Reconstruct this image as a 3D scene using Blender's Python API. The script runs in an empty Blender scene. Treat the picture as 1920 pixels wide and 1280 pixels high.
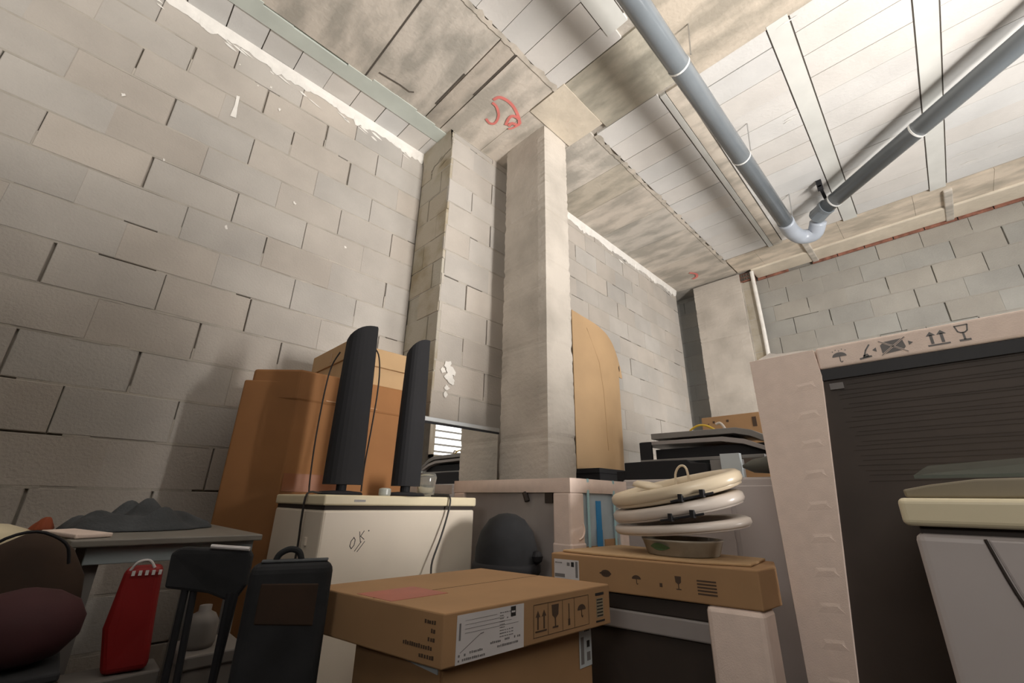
import bpy, bmesh, math, random
from mathutils import Vector, Matrix
PI = math.pi
random.seed(7)
S = bpy.context.scene
COL = S.collection

# ------------------------------------------------------------------ camera
cd = bpy.data.cameras.new('camera'); cam = bpy.data.objects.new('camera', cd); COL.objects.link(cam)
S.camera = cam
cd.sensor_fit = 'HORIZONTAL'; cd.sensor_width = 36.0
cd.lens = 806.87 * 36.0 / 1920.0
cd.clip_start = 0.02; cd.clip_end = 60
rt = Vector((0.70815, -0.70587, 0.0168)); up = Vector((-0.25614, -0.23465, 0.93773)); fw = Vector((0.65797, 0.66835, 0.34697))
M = Matrix((rt, up, -fw)).transposed()
cam.matrix_world = Matrix.Translation((0, 0, 1.0)) @ M.to_4x4()

# ------------------------------------------------------------------ world, light, exposure
w = bpy.data.worlds.new('world'); S.world = w; w.use_nodes = True
w.node_tree.nodes['Background'].inputs[0].default_value = (0.75, 0.82, 0.9, 1)
w.node_tree.nodes['Background'].inputs[1].default_value = 0.3
S.view_settings.view_transform = 'Standard'; S.view_settings.look = 'None'
S.view_settings.exposure = 0.0; S.view_settings.gamma = 1.0; S.view_settings.use_curve_mapping = False

def area(name, loc, target, sx, sy, power, col):
    l = bpy.data.lights.new(name, 'AREA'); l.shape = 'RECTANGLE'; l.size = sx; l.size_y = sy
    l.energy = power; l.color = col
    o = bpy.data.objects.new(name, l); COL.objects.link(o); o.location = loc
    o.rotation_euler = (Vector(target) - Vector(loc)).to_track_quat('-Z', 'Z').to_euler()
    return o
# daylight through the street door in the right wall, and the low window behind the camera
area('door_daylight', (3.25, -2.63, 1.15), (2.2, 0.6, 3.0), 1.3, 1.3, 68, (1.0, 0.985, 0.96))
area('back_fill_light', (-2.5, -.6, 1.9), (1.8, .8, 3.1), 1.6, 1.0, 74, (1.0, 0.95, 0.88))  # unseen fill lamp added behind the camera to lift the column's left face
area('window_daylight', (1.75, -2.63, 1.35), (0.9, 1.6, 2.6), .5, 1.1, 258, (1.0, 0.95, 0.90))

# ------------------------------------------------------------------ materials
def nt(name):
    m = bpy.data.materials.new(name); m.use_nodes = True
    n = m.node_tree; b = n.nodes['Principled BSDF']
    return m, n, b
def mat(name, col, rough=0.6, metal=0.0, var=0.08, scale=8.0, bump=0.0, bscale=60.0, attr=False, trans=0.0, alpha=1.0, detail=6, coat=0.0, col2=None, lo=0.3, hi=0.7, stretch=None):
    m, n, b = nt(name)
    tc = n.nodes.new('ShaderNodeTexCoord')
    ns = n.nodes.new('ShaderNodeTexNoise'); ns.inputs['Scale'].default_value = scale; ns.inputs['Detail'].default_value = detail
    if stretch:
        mp = n.nodes.new('ShaderNodeMapping'); mp.inputs['Scale'].default_value = stretch
        n.links.new(tc.outputs['Object'], mp.inputs['Vector']); n.links.new(mp.outputs['Vector'], ns.inputs['Vector'])
    else: n.links.new(tc.outputs['Object'], ns.inputs['Vector'])
    rp = n.nodes.new('ShaderNodeValToRGB')
    c2 = col2 if col2 else tuple(c * (1 - var * 2.2) for c in col)
    rp.color_ramp.elements[0].position = lo; rp.color_ramp.elements[1].position = hi
    rp.color_ramp.elements[0].color = (*c2, 1)
    rp.color_ramp.elements[1].color = (*(tuple(min(1, c * (1 + var * .6)) for c in col)), 1)
    n.links.new(ns.outputs['Fac'], rp.inputs['Fac'])
    out = rp.outputs['Color']
    if attr:
        at = n.nodes.new('ShaderNodeAttribute'); at.attribute_name = 'tone'
        mx = n.nodes.new('ShaderNodeMix'); mx.data_type = 'RGBA'; mx.blend_type = 'MULTIPLY'; mx.inputs[0].default_value = 1
        n.links.new(out, mx.inputs[6]); n.links.new(at.outputs['Color'], mx.inputs[7]); out = mx.outputs[2]
    n.links.new(out, b.inputs['Base Color'])
    b.inputs['Roughness'].default_value = rough; b.inputs['Metallic'].default_value = metal
    b.inputs['Transmission Weight'].default_value = trans; b.inputs['Alpha'].default_value = alpha
    b.inputs['Coat Weight'].default_value = coat
    if bump:
        n2 = n.nodes.new('ShaderNodeTexNoise'); n2.inputs['Scale'].default_value = bscale; n2.inputs['Detail'].default_value = 5
        n.links.new(tc.outputs['Object'], n2.inputs['Vector'])
        bp = n.nodes.new('ShaderNodeBump'); bp.inputs['Strength'].default_value = bump; bp.inputs['Distance'].default_value = 0.006
        n.links.new(n2.outputs['Fac'], bp.inputs['Height']); n.links.new(bp.outputs['Normal'], b.inputs['Normal'])
    return m
def emit(name, col, s):
    m, n, b = nt(name); b.inputs['Base Color'].default_value = (*col, 1)
    b.inputs['Emission Color'].default_value = (*col, 1); b.inputs['Emission Strength'].default_value = s
    return m

M_block = mat('concrete_block', (0.495, 0.455, 0.41), 0.92, var=.07, scale=3.0, bump=.5, bscale=90, attr=True)
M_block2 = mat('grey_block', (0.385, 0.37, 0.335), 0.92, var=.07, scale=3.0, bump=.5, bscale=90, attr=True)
M_offwall = mat('dark_grey_wall', (0.13, 0.115, 0.10), 0.9)
M_mortar = mat('mortar', (0.47, 0.43, 0.375), 0.95, var=.10, scale=9, bump=.7, bscale=50)
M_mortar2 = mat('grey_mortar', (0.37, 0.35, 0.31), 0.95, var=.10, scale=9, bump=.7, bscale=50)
M_gap = mat('open_joint', (0.10, 0.085, 0.07), 1.0, var=.1)
M_plaster = mat('white_plaster', (0.86, 0.83, 0.78), 0.85, var=.05, scale=14, bump=.8, bscale=40)
M_conc = mat('stained_concrete', (0.62, 0.565, 0.495), 0.85, scale=4.0, bump=.5, bscale=35, attr=True, col2=(0.42, 0.39, 0.34), lo=.38, hi=.6, detail=12, stretch=(2.2, .8, 1))
M_board = mat('pale_slab_board', (0.70, 0.68, 0.65), 0.85, var=.05, scale=3.5, bump=.25, bscale=60, attr=True)
M_rib = mat('smooth_rib', (0.66, 0.66, 0.63), 0.7, var=.05, scale=5, attr=True)
M_cream = mat('cream_render', (0.72, 0.64, 0.52), 0.8, var=.08, scale=5, bump=.5, bscale=30)
M_brick = mat('red_brick', (0.36, 0.16, 0.11), 0.9, var=.25, scale=14, bump=.6)
M_floor = mat('concrete_floor', (0.07, 0.06, 0.055), 0.9, var=.2, scale=4, bump=.3)
M_column = mat('column_concrete', (0.56, 0.51, 0.45), 0.88, scale=3.2, bump=.5, bscale=45, col2=(0.44, 0.40, 0.35), lo=.3, hi=.6, detail=9)
M_yblock = mat('yellowed_block', (0.44, 0.40, 0.33), 0.92, scale=4.5, bump=.5, bscale=70, attr=True, col2=(0.33, 0.28, 0.19), lo=.3, hi=.55)
M_red = mat('red_spray_paint', (0.80, 0.24, 0.21), 0.8, var=.1)
M_pipe = mat('grey_pvc', (0.19, 0.215, 0.235), 0.17, var=.04)
M_pipel = mat('light_grey_pvc', (0.42, 0.46, 0.52), 0.3, var=.04)
M_clampm = mat('glue_ring_glint', (0.8, 0.8, 0.78), 0.4, var=.02)  # near-white colour stands for the glint on the pipes' glue rings
M_zinc = mat('galvanised_steel', (0.55, 0.56, 0.56), 0.35, metal=.9, var=.05)
M_card = mat('cardboard', (0.40, 0.235, 0.115), 0.85, var=.06, scale=5)
M_card2 = mat('orange_cardboard', (0.31, 0.14, 0.05), 0.85, var=.07, scale=4)
M_card3 = mat('pale_cardboard', (0.50, 0.33, 0.175), 0.85, var=.06, scale=5)
M_dkbrown = mat('dark_brown_print', (0.075, 0.045, 0.028), 0.8)
M_print = mat('black_print', (0.02, 0.018, 0.018), 0.7)
M_greyprint = mat('grey_print', (0.20, 0.19, 0.19), 0.8)
M_labelm = mat('label_paper', (0.66, 0.63, 0.63), 0.6, var=.03)
M_labelg = mat('bluish_label_paper', (0.55, 0.60, 0.62), 0.6, var=.03)
M_redtape = mat('red_parcel_tape', (0.44, 0.13, 0.09), 0.5)
M_redtape2 = mat('reddish_tape', (0.30, 0.11, 0.045), 0.5)
M_tape = mat('brown_parcel_tape', (0.43, 0.24, 0.11), 0.3, var=.04)
M_white = mat('white_enamel', (0.78, 0.70, 0.59), 0.35, var=.02)
M_creamp = mat('cream_plastic', (0.80, 0.71, 0.50), 0.4, var=.03)
M_seam = mat('dark_rubber_seam', (0.035, 0.025, 0.02), 0.7)
M_foam = mat('white_foam', (0.83, 0.68, 0.60), 0.75, var=.03, scale=30, bump=.15, bscale=300)
M_foamw = mat('bright_foam', (0.86, 0.81, 0.76), 0.75, var=.03, scale=30, bump=.15, bscale=300)
M_film = mat('dark_stretch_film', (0.050, 0.036, 0.029), 0.62, var=.2, scale=3)
M_black = mat('black_plastic', (0.009, 0.009, 0.012), 0.75, var=.1)
M_blackc = mat('black_cloth', (0.020, 0.021, 0.024), 0.9, var=.2, scale=12)
M_navy = mat('dark_grey_cloth', (0.075, 0.082, 0.09), 0.9, var=.2, scale=9, bump=.4, bscale=120)
M_grey = mat('grey_metal', (0.26, 0.25, 0.24), 0.45, metal=.3, var=.06)
M_greytop = mat('grey_laminate', (0.22, 0.205, 0.18), 0.5, var=.06)
M_bluegrey = mat('pale_blue_paint', (0.36, 0.42, 0.44), 0.6, var=.05)
M_orange = mat('orange_cloth', (0.28, 0.06, 0.02), 0.8)
M_redbag = mat('red_fabric', (0.26, 0.006, 0.006), 0.6, var=.08)
M_maroon = mat('maroon_fabric', (0.045, 0.008, 0.011), 0.8, var=.15)
M_brown = mat('brown_fabric', (0.040, 0.020, 0.010), 0.85, var=.2)
M_seat1 = mat('cream_seat_plastic', (0.72, 0.61, 0.45), 0.3, var=.02)
M_seat2 = mat('white_seat_plastic', (0.66, 0.59, 0.53), 0.3, var=.02)
M_bucket = mat('translucent_bucket', (0.33, 0.29, 0.23), 0.35, var=.12, scale=20)
M_green = mat('green_print', (0.06, 0.12, 0.05), 0.6)
M_panel = mat('grey_film_panel', (0.34, 0.31, 0.30), 0.4, var=.08, scale=5)
M_bluefilm = mat('pale_blue_film', (0.42, 0.50, 0.55), 0.3, var=.1, scale=8)
M_bluetape = mat('blue_tape', (0.03, 0.24, 0.52), 0.5, var=.05)
M_bluestrap = mat('pale_blue_strap', (0.40, 0.62, 0.66), 0.5, var=.02)
M_hardboard = mat('tan_hardboard', (0.56, 0.37, 0.20), 0.7, var=.05, scale=3)
M_cord = mat('black_cable', (0.025, 0.02, 0.018), 0.5)
M_yellow = mat('yellow_cable', (0.75, 0.50, 0.06), 0.5, var=.02)
M_glass = mat('clear_plastic', (0.85, 0.86, 0.83), 0.08, trans=.9, var=.01)
M_dimbox = mat('shaded_white_plastic', (0.19, 0.17, 0.155), .6)  # white boxes coloured dark grey to stand in for the corner's deep shade
M_tint = mat('tinted_glass', (0.26, 0.29, 0.25), 0.12, trans=.45, var=.02)
M_olive = mat('olive_plastic', (0.26, 0.22, 0.15), 0.45, var=.05)
M_bodyg = mat('grey_white_enamel', (0.55, 0.50, 0.49), 0.35, var=.02)
M_mirror = mat('mirror_glass', (0.92, 0.93, 0.92), 0.01, metal=1.0, var=0.0)
M_pane = emit('daylight_pane', (1.0, 1.0, 1.0), 2.2)
M_blind = mat('white_blind', (0.85, 0.86, 0.88), 0.5, var=.01)

# ------------------------------------------------------------------ mesh helpers
class MB:
    def __init__(s): s.v = []; s.f = []; s.m = []; s.t = []
    def face(s, idx, mi=0, tone=(1, 1, 1)): s.f.append(idx); s.m.append(mi); s.t.append(tone)
    def poly(s, pts, mi=0, tone=(1, 1, 1)):
        b = len(s.v); s.v += [tuple(p) for p in pts]; s.face(tuple(range(b, b + len(pts))), mi, tone)
    def box(s, x0, x1, y0, y1, z0, z1, mi=0, tone=(1, 1, 1)):
        s.hexa([(x0, y0, z0), (x1, y0, z0), (x1, y1, z0), (x0, y1, z0), (x0, y0, z1), (x1, y0, z1), (x1, y1, z1), (x0, y1, z1)], mi, tone)
    def hexa(s, p, mi=0, tone=(1, 1, 1)):
        b = len(s.v); s.v += [tuple(q) for q in p]
        for f in ((3, 2, 1, 0), (4, 5, 6, 7), (0, 1, 5, 4), (1, 2, 6, 5), (2, 3, 7, 6), (3, 0, 4, 7)):
            s.face(tuple(b + i for i in f), mi, tone)
    def prism(s, pts, z0, z1, mi=0, tone=(1, 1, 1)):
        n = len(pts); b = len(s.v)
        s.v += [(p[0], p[1], z0) for p in pts] + [(p[0], p[1], z1) for p in pts]
        s.face(tuple(b + i for i in reversed(range(n))), mi, tone); s.face(tuple(b + n + i for i in range(n)), mi, tone)
        for i in range(n): j = (i + 1) % n; s.face((b + i, b + j, b + n + j, b + n + i), mi, tone)
    def extrude(s, pts, d, mi=0, tone=(1, 1, 1)):
        n = len(pts); b = len(s.v); d = Vector(d)
        s.v += [tuple(p) for p in pts] + [tuple(Vector(p) + d) for p in pts]
        s.face(tuple(b + i for i in reversed(range(n))), mi, tone); s.face(tuple(b + n + i for i in range(n)), mi, tone)
        for i in range(n): j = (i + 1) % n; s.face((b + i, b + j, b + n + j, b + n + i), mi, tone)
    def tube(s, pts, r, seg=10, mi=0, cap=True, ry=None):
        pts = [Vector(p) for p in pts]; rs = r if isinstance(r, (list, tuple)) else [r] * len(pts); rings = []
        pu = None
        for i, p in enumerate(pts):
            t = (pts[min(i + 1, len(pts) - 1)] - pts[max(i - 1, 0)]).normalized()
            if pu is None: pu = t.orthogonal().normalized()
            u = (pu - t * pu.dot(t)).normalized(); pu = u; v = t.cross(u)
            b = len(s.v)
            for k in range(seg):
                a = 2 * PI * k / seg
                s.v.append(tuple(p + (u * math.cos(a) + v * math.sin(a)) * rs[i]))
            rings.append(b)
        for a, b in zip(rings, rings[1:]):
            for k in range(seg): l = (k + 1) % seg; s.face((a + k, a + l, b + l, b + k), mi)
        if cap:
            s.face(tuple(rings[0] + k for k in reversed(range(seg))), mi); s.face(tuple(rings[-1] + k for k in range(seg)), mi)
    def lathe(s, prof, c, seg=28, mi=0, sx=1, sy=1, tilt=None):
        b0 = len(s.v)
        for r, z in prof:
            for k in range(seg):
                a = 2 * PI * k / seg; p = Vector((r * sx * math.cos(a), r * sy * math.sin(a), z))
                if tilt: p = tilt @ p
                s.v.append(tuple(p + Vector(c)))
        for i in range(len(prof) - 1):
            for k in range(seg):
                l = (k + 1) % seg; a = b0 + i * seg; b = a + seg
                s.face((a + k, a + l, b + l, b + k), mi)
        if prof[0][0] > 1e-4: s.face(tuple(b0 + k for k in reversed(range(seg))), mi)
        e = b0 + (len(prof) - 1) * seg
        if prof[-1][0] > 1e-4: s.face(tuple(e + k for k in range(seg)), mi)
    def build(s, name, mats, parent=None, bevel=0, smooth=False, seg=2, sub=0):
        if not isinstance(mats, (list, tuple)): mats = [mats]
        me = bpy.data.meshes.new(name)
        o0 = Vector((0, 0, 0))
        me.from_pydata([tuple(Vector(p)) for p in s.v], [], s.f)
        for mm in mats: me.materials.append(mm)
        at = me.color_attributes.new('tone', 'FLOAT_COLOR', 'CORNER'); li = 0
        for p, mi, t in zip(me.polygons, s.m, s.t):
            p.material_index = mi; p.use_smooth = smooth
            for l in p.loop_indices: at.data[l].color = (*t, 1)
        me.update()
        bm = bmesh.new(); bm.from_mesh(me); bmesh.ops.recalc_face_normals(bm, faces=bm.faces); bm.to_mesh(me); bm.free()
        o = bpy.data.objects.new(name, me); COL.objects.link(o)
        if parent:
            o.parent = parent; o.matrix_parent_inverse = Matrix.Translation(-parent.location)
        if bevel:
            b = o.modifiers.new('bevel', 'BEVEL'); b.width = bevel; b.segments = seg; b.limit_method = 'ANGLE'; b.angle_limit = .6
        if sub:
            q = o.modifiers.new('subdivision', 'SUBSURF'); q.levels = sub; q.render_levels = sub
        return o
def tone(a=.06, warm=.02):
    g = 1 + random.uniform(-a, a); w_ = random.uniform(-warm, warm)
    return (g * (1 + w_), g, g * (1 - w_))
def thing(name, label, cat, loc=(0, 0, 0), group=None):
    o = bpy.data.objects.new(name, None); COL.objects.link(o); o.location = loc; o.empty_display_size = .1
    o['label'] = label; o['category'] = cat
    if group: o['group'] = group
    return o
def tag(o, label, cat, group=None):
    o['label'] = label; o['category'] = cat
    if group: o['group'] = group
    return o
def struct(o): o['kind'] = 'structure'; return o
def B(*a, mi=0, tone=(1, 1, 1)):
    m = MB(); m.box(*a, mi=mi, tone=tone); return m

# ------------------------------------------------------------------ block walls
def blocks(mb, P, u0, u1, z0, z1, zc, pitch, uo, course=.2, skip=None, jit=.0022, mi=0, gmi=1, ngap=.6, ta=.055):
    """P(u, z, d): point at u along the wall, height z, d out of the wall face. zc: a bed joint height; uo: head joint of even course."""
    def bx(a, b, c, e, d0, d1, m_, t=(1, 1, 1), ch=0.0):
        p = [P(a, c, d0), P(b, c, d0), P(b, e, d0), P(a, e, d0), P(a + ch, c + ch, d1), P(b - ch, c + ch, d1), P(b - ch, e - ch, d1), P(a + ch, e - ch, d1)]
        b0 = len(mb.v); mb.v += p
        if ch:
            q = [P(a, c, d1 - ch), P(b, c, d1 - ch), P(b, e, d1 - ch), P(a, e, d1 - ch)]
            mb.v += q
            for i in range(4):
                j = (i + 1) % 4
                mb.face((b0 + i, b0 + j, b0 + 8 + j, b0 + 8 + i), m_, t); mb.face((b0 + 8 + i, b0 + 8 + j, b0 + 4 + j, b0 + 4 + i), m_, t)
            mb.face((b0 + 4, b0 + 5, b0 + 6, b0 + 7), m_, t)
        else:
            for f in ((4, 5, 6, 7), (0, 1, 5, 4), (1, 2, 6, 5), (2, 3, 7, 6), (3, 0, 4, 7)): mb.face(tuple(b0 + i for i in f), m_, t)
    k0 = math.floor((z0 - zc) / course); k1 = math.ceil((z1 - zc) / course)
    for k in range(k0, k1):
        c = zc + k * course; e = c + course
        c_ = max(c, z0); e_ = min(e, z1)
        if e_ - c_ < .02: continue
        off = uo + (pitch / 2 if k % 2 else 0)
        n0 = math.floor((u0 - off) / pitch); n1 = math.ceil((u1 - off) / pitch)
        for n in range(n0, n1):
            a = off + n * pitch + random.uniform(-.006, .006); b = off + (n + 1) * pitch + random.uniform(-.004, .004)
            a = max(a, u0); b = min(b, u1)
            if b - a < .03: continue
            r = random.random()
            g = .004 if r < ngap else .0008
            bx(a + g, b - .0006, c_ + .0035, e_ - .0035, -.02, random.uniform(-jit, jit), mi, tone(ta, .025), ch=.0028)
            if r < .3: bx(a - .003, a + .006, c_ + .004, c_ + (e_ - c_) * random.uniform(.1, .6), -.02, -.002, gmi)
        # nearly flush bed joint with ragged edge
        x = u0
        while x < u1:
            x2 = min(u1, x + random.uniform(.05, .22))
            if random.random() < .93: bx(x, x2, e_ - .0055, min(e_ + .0055, z1), -.02, random.uniform(-.003, .0008), gmi)
            x = x2
H = 3.66
YL, YM, XJ, XF = 2.536, 2.15, 1.445, 5.5
# left wall (recessed part) with its jog, and the middle wall beyond it
mb = MB()
blocks(mb, lambda u, z, d: (u, YL - d, z), -2.6, XJ, 0, H, 3.4185, .3833, .4836)
mb.box(-2.6, XJ + .2, YL + .018, YL + .2, 0, H + .1, mi=1)
struct(mb.build('wall_left', [M_block, M_mortar]))
mb = MB()
blocks(mb, lambda u, z, d: (XJ - d, u, z), YM + .002, YL, 0, H, 3.345, .27, 2.40, mi=0, jit=.004, ngap=.3)
mb.box(XJ + .018, XJ + .2, YM + .02, YL + .1, 0, H + .05, mi=1)
struct(mb.build('wall_jog', [M_yblock, M_mortar]))
mb = MB()
blocks(mb, lambda u, z, d: (u, YM - d, z), XJ + .0, 2.25, 0, H, 3.409, .40, 1.66, course=.199, jit=.004, ta=.07)
blocks(mb, lambda u, z, d: (u, YM - d, z), 2.25, 5.17, 0, H, 3.355, .352, 3.13, course=.19)
mb.box(XJ + .018, 5.17, YM + .018, YM + .2, 0, H + .05, mi=1)
struct(mb.build('wall_middle', [M_block, M_mortar]))
# far wall
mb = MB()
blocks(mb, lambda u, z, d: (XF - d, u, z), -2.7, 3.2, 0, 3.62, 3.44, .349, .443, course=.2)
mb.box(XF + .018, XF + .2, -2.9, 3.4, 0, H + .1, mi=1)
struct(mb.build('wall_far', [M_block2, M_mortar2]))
mb = MB(); mb.box(5.15, XF, YM + .65, YM + .8, 0, H, mi=0)
struct(mb.build('wall_alcove', [M_yblock]))
# red brick course that closes the far wall under the slab
br = MB(); yy = -2.7
while yy < 1.24:
    y2 = min(1.24, yy + .24)
    if not (.62 < yy + .12 < .86): br.box(XF - .012 - random.uniform(0, .006), XF + .02, yy + .004, y2 - .004, 3.618, 3.652, tone=tone(.15))
    yy = y2
struct(br.build('trim_1', M_brick))
# right wall and back wall (out of view; they bounce light), with a door and a window opening
YR, XB = -2.7, -2.6
mb = MB()
for a in ((XB, 1.25, 0, H), (2.25, 2.5, 0, H), (4.0, XF, 0, H), (1.25, 2.25, 0, .8), (1.25, 2.25, 1.9, H), (2.5, 4.0, 2.1, H)):
    mb.box(a[0], a[1], YR - .2, YR, a[2], a[3])
struct(mb.build('wall_right', M_offwall))
mb = MB()
for a in ((YR - .2, -1.45, 0, H), (.25, YL + .2, 0, H), (-1.45, .25, 0, 1.25), (-1.45, .25, 2.55, H)): mb.box(XB - .2, XB, a[0], a[1], a[2], a[3])
struct(mb.build('wall_back', M_offwall))
struct(B(XB - .2, XF + .2, YR - .2, 3.2, -.1, 0).build('floor', M_floor))
struct(B(-2.2, 1.41, -1.06, -1.0, 0, 1.82).build('shade_blocker', M_brown))  # unseen blocker added to keep window light off the lower left
pl_ = B(-1.5, -1.44, -.05, 2.5, 0, 2.0); pl_.box(-1.5, -1.44, -1.0, -.05, 0, 1.64); struct(pl_.build('shade_blocker_left', M_brown))  # added out of view; stepped height shades the left wall, spares the right
struct(B(1.65, 2.35, -1.2, -.62, 0, 1.62).build('shade_blocker_right', mat('brown_board', (.20, .14, .10), .8)))  # added out of view to block door light low on the left wall
# window with a white blind high in the far wall (seen in the mirror)
wf = MB()
for a in ((4.55, 4.61, 1.7, 2.75), (5.39, 5.45, 1.7, 2.75), (4.55, 5.45, 2.69, 2.75), (4.55, 5.45, 1.7, 1.76)): wf.box(a[0], a[1], YR + .003, YR + .09, a[2], a[3])
win = struct(wf.build('window_1', M_white))
B(4.61, 5.39, YR + .006, YR + .03, 1.76, 2.69).build('pane', M_pane, win)
sl = MB()
for k in range(7): sl.box(4.62, 5.38, YR + .035, YR + .075, 1.80 + k * .125, 1.835 + k * .125)
sl.build('blind', M_blind, win)

# ------------------------------------------------------------------ ceiling
c = MB()   # 0 concrete 1 board 2 rib 3 cream 4 dark gap
c.box(XB, XF + .2, YR, 3.2, H + .02, H + .12, mi=5, tone=(.5, .5, .5))
def field(x0, x1, y0, y1, xo, pitch=.2, mi=1, z=.0):
    n = math.floor((x0 - xo) / pitch)
    while xo + n * pitch < x1:
        a = max(x0, xo + n * pitch); b = min(x1, xo + (n + 1) * pitch); n += 1
        if b - a < .02: continue
        g = random.choice((.0014, .002, .0032))
        c.box(a + g, b - g, y0, y1, H - z - random.uniform(-.003, .003), H + .04, mi=mi, tone=tone(.035, .02))
# strip of blocks against the left wall, then a smooth pale strip
field(XB, XJ, 2.335, YL, .196, .195, mi=1)
for a in range(24):
    x0 = XB + a * .17; x1 = x0 + .17
    if x0 > XJ: break
    w0 = 2.205 + .02 * math.sin(x0 * 5) + random.uniform(-.006, .006)
    c.box(x0, min(x1, XJ), w0, 2.330, H - .006, H + .04, mi=2, tone=(.90, .97, .93))
# rough beam above the middle wall: separate pours with open joints
cuts = [XB, -1.9, -1.2, -.55, .02, .746, 1.218, 1.36, 1.72]
for i, (a, b) in enumerate(zip(cuts, cuts[1:])):
    y1 = 2.26
    c.box(a + .004, b - .004, 1.36, 2.21, H, H + .04, mi=0, tone=(tone(.05) if i != 6 else (.82, .80, .78)))
c.box(1.445, 1.72, 1.60, 2.40, H + .001, H + .04, mi=0, tone=(.98, .96, .93))
c.box(1.724, 2.180, 1.293, 1.605, H - .006, H + .04, mi=3, tone=(1, 1, 1))
cuts = [1.72, 2.18, 2.63, 2.97, 3.42, 3.9, 4.45, 5.2]
for i, (a, b) in enumerate(zip(cuts, cuts[1:])):
    y0 = 1.39 + .02 * (i % 2)
    if i == 0: y0 = 1.61
    c.box(a + .002, b - .001, y0, YM + .7, H, H + .04, mi=0, tone=(tone(.07) if i != 2 else (.86, .85, .80)))
# boards: y bays between smooth ribs (these run slightly skew to the walls)
ribs = [(.905, .765), (.232, .118), (-.402, -.509), (-1.04, -1.15), (-1.68, -1.79), (-2.32, -2.43), (-2.96, -3.07), (-3.6, -3.71)]
edges = [1.385] + [v for r in ribs for v in r] + [YR]
for i in range(0, len(edges), 2):
    hi_, lo_ = edges[i], edges[i + 1]
    b0 = len(c.v)
    field(2.26 if i else 2.235, 4.80, lo_ + .006, hi_ - .006, 2.43, .2)
    if i == 0: field(XB, 1.73, .85, 1.35, 1.39, .2)
    else: field(XB, 1.60, lo_ + .004, hi_ - .004, 1.39, .2)
    for q in range(b0, len(c.v)):
        v = c.v[q]
        if v[0] > 2 and v[1] < 1.3: c.v[q] = (v[0], v[1] + .018 * (v[0] - 3.6), v[2])
for j, (a, b) in enumerate(ribs):
    b0 = len(c.v)
    for x0, x1 in ((2.27, 4.84), (XB, 1.66)):
        if j == 0 and x0 > 0:
            c.box(x0, x1, .862, a - .003, H - .003, H + .04, mi=2, tone=(.96, .96, .95))
            c.box(x0, x1, b + .004, .857, H - .001, H + .04, mi=0, tone=(1.0, .98, .95))
        else: c.box(x0, x1, b + .002, a - .002, H - .003, H + .04, mi=2, tone=(1.06, 1.06, 1.05))
        for e_ in (a, b): c.box(x0 + .03, x1 - .05, e_ - .0035, e_ + .0035, H - .0005, H + .01, mi=4)
    for q in range(b0, len(c.v)):
        v = c.v[q]
        if v[0] > 2: c.v[q] = (v[0], v[1] + .018 * (v[0] - 3.6), v[2])
# stained cross beam
xs = [(1.735, 1.98), (1.984, 2.228)]
c.box(1.735, 2.232, .62, 1.288, H - .001, H + .04, mi=0, tone=(.80, .81, .76))
c.box(1.735, 2.15, 1.288, 1.36, H + .0, H + .04, mi=0, tone=(.9, .9, .87))
c.box(1.62, 2.29, -.05, .616, H - .001, H + .04, mi=0, tone=(.92, .88, .82))
c.box(1.62, 2.29, YR, -.054, H - .001, H + .04, mi=0, tone=(1.0, .96, .9))
# concrete band and cream bead above the far wall
yy = YR
while yy < 1.37:
    y2 = min(1.37, yy + random.uniform(.5, .8)); c.box(4.845, 5.22, yy + .001, y2 - .001, H - .002, H + .04, mi=0, tone=(1.12, 1.06, .98)); yy = y2
# ragged mortar where the beam meets the boards
random.seed(31)
for x0, x1, yc in ((XB, 1.72, 1.368), (2.24, 4.85, 1.40)):
    x = x0; w0 = .02
    while x < x1:
        x2 = x + random.uniform(.02, .06); w1 = random.uniform(.004, .040); v1 = random.uniform(.004, .018)
        c.poly([(x, yc - w0, H - .0045), (x2, yc - w1, H - .0045), (x2, yc + v1, H - .0045), (x, yc + .012, H - .0045)], mi=0, tone=(.98, .97, .95))
        x = x2; w0 = w1
random.seed(32)
for x0 in (2.0, 2.9, 3.8, 4.4):   # drips and smears on the boards
    for _ in range(7):
        x, y = x0 + random.uniform(-.4, .4), random.uniform(-1.2, 1.3); l = random.uniform(.04, .16)
        if 2.3 < x < 4.75: c.poly([(x, y, H - .0045), (x + .006, y + l * .5, H - .0045), (x + .002, y + l, H - .0045), (x - .006, y + l * .6, H - .0045)], mi=1, tone=(1.2, 1.2, 1.18))
random.seed(7)
ceil = struct(c.build('ceiling', [M_conc, M_board, M_rib, M_cream, M_gap, M_mortar]))
cb = MB(); cb.box(5.215, 5.485, YR, 1.24, H - .02, H + .05)
struct(cb.build('trim_2', M_cream, bevel=.018, seg=3))
cb = MB()
for y0 in (.62, -.49, -1.6, -2.7): cb.box(4.9, 5.49, y0 - .03, y0 + .03, H - .028, H + .04)
struct(cb.build('trim_3', M_conc, bevel=.008))
# slots and rebar mark in the beam
sl = MB()
sl.box(1.200, 1.212, 1.72, 2.05, H - .003, H + .002); sl.box(1.345, 1.357, 1.38, 1.80, H - .003, H + .002); sl.box(.742, .752, 1.36, 2.2, H - .003, H + .002)
sl.tube([(.80, 2.12, H), (.95, 2.10, H), (1.02, 2.10, H), (1.045, 2.08, H)], .005, 6)
sl.build('open_slot', M_gap, ceil)

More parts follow.
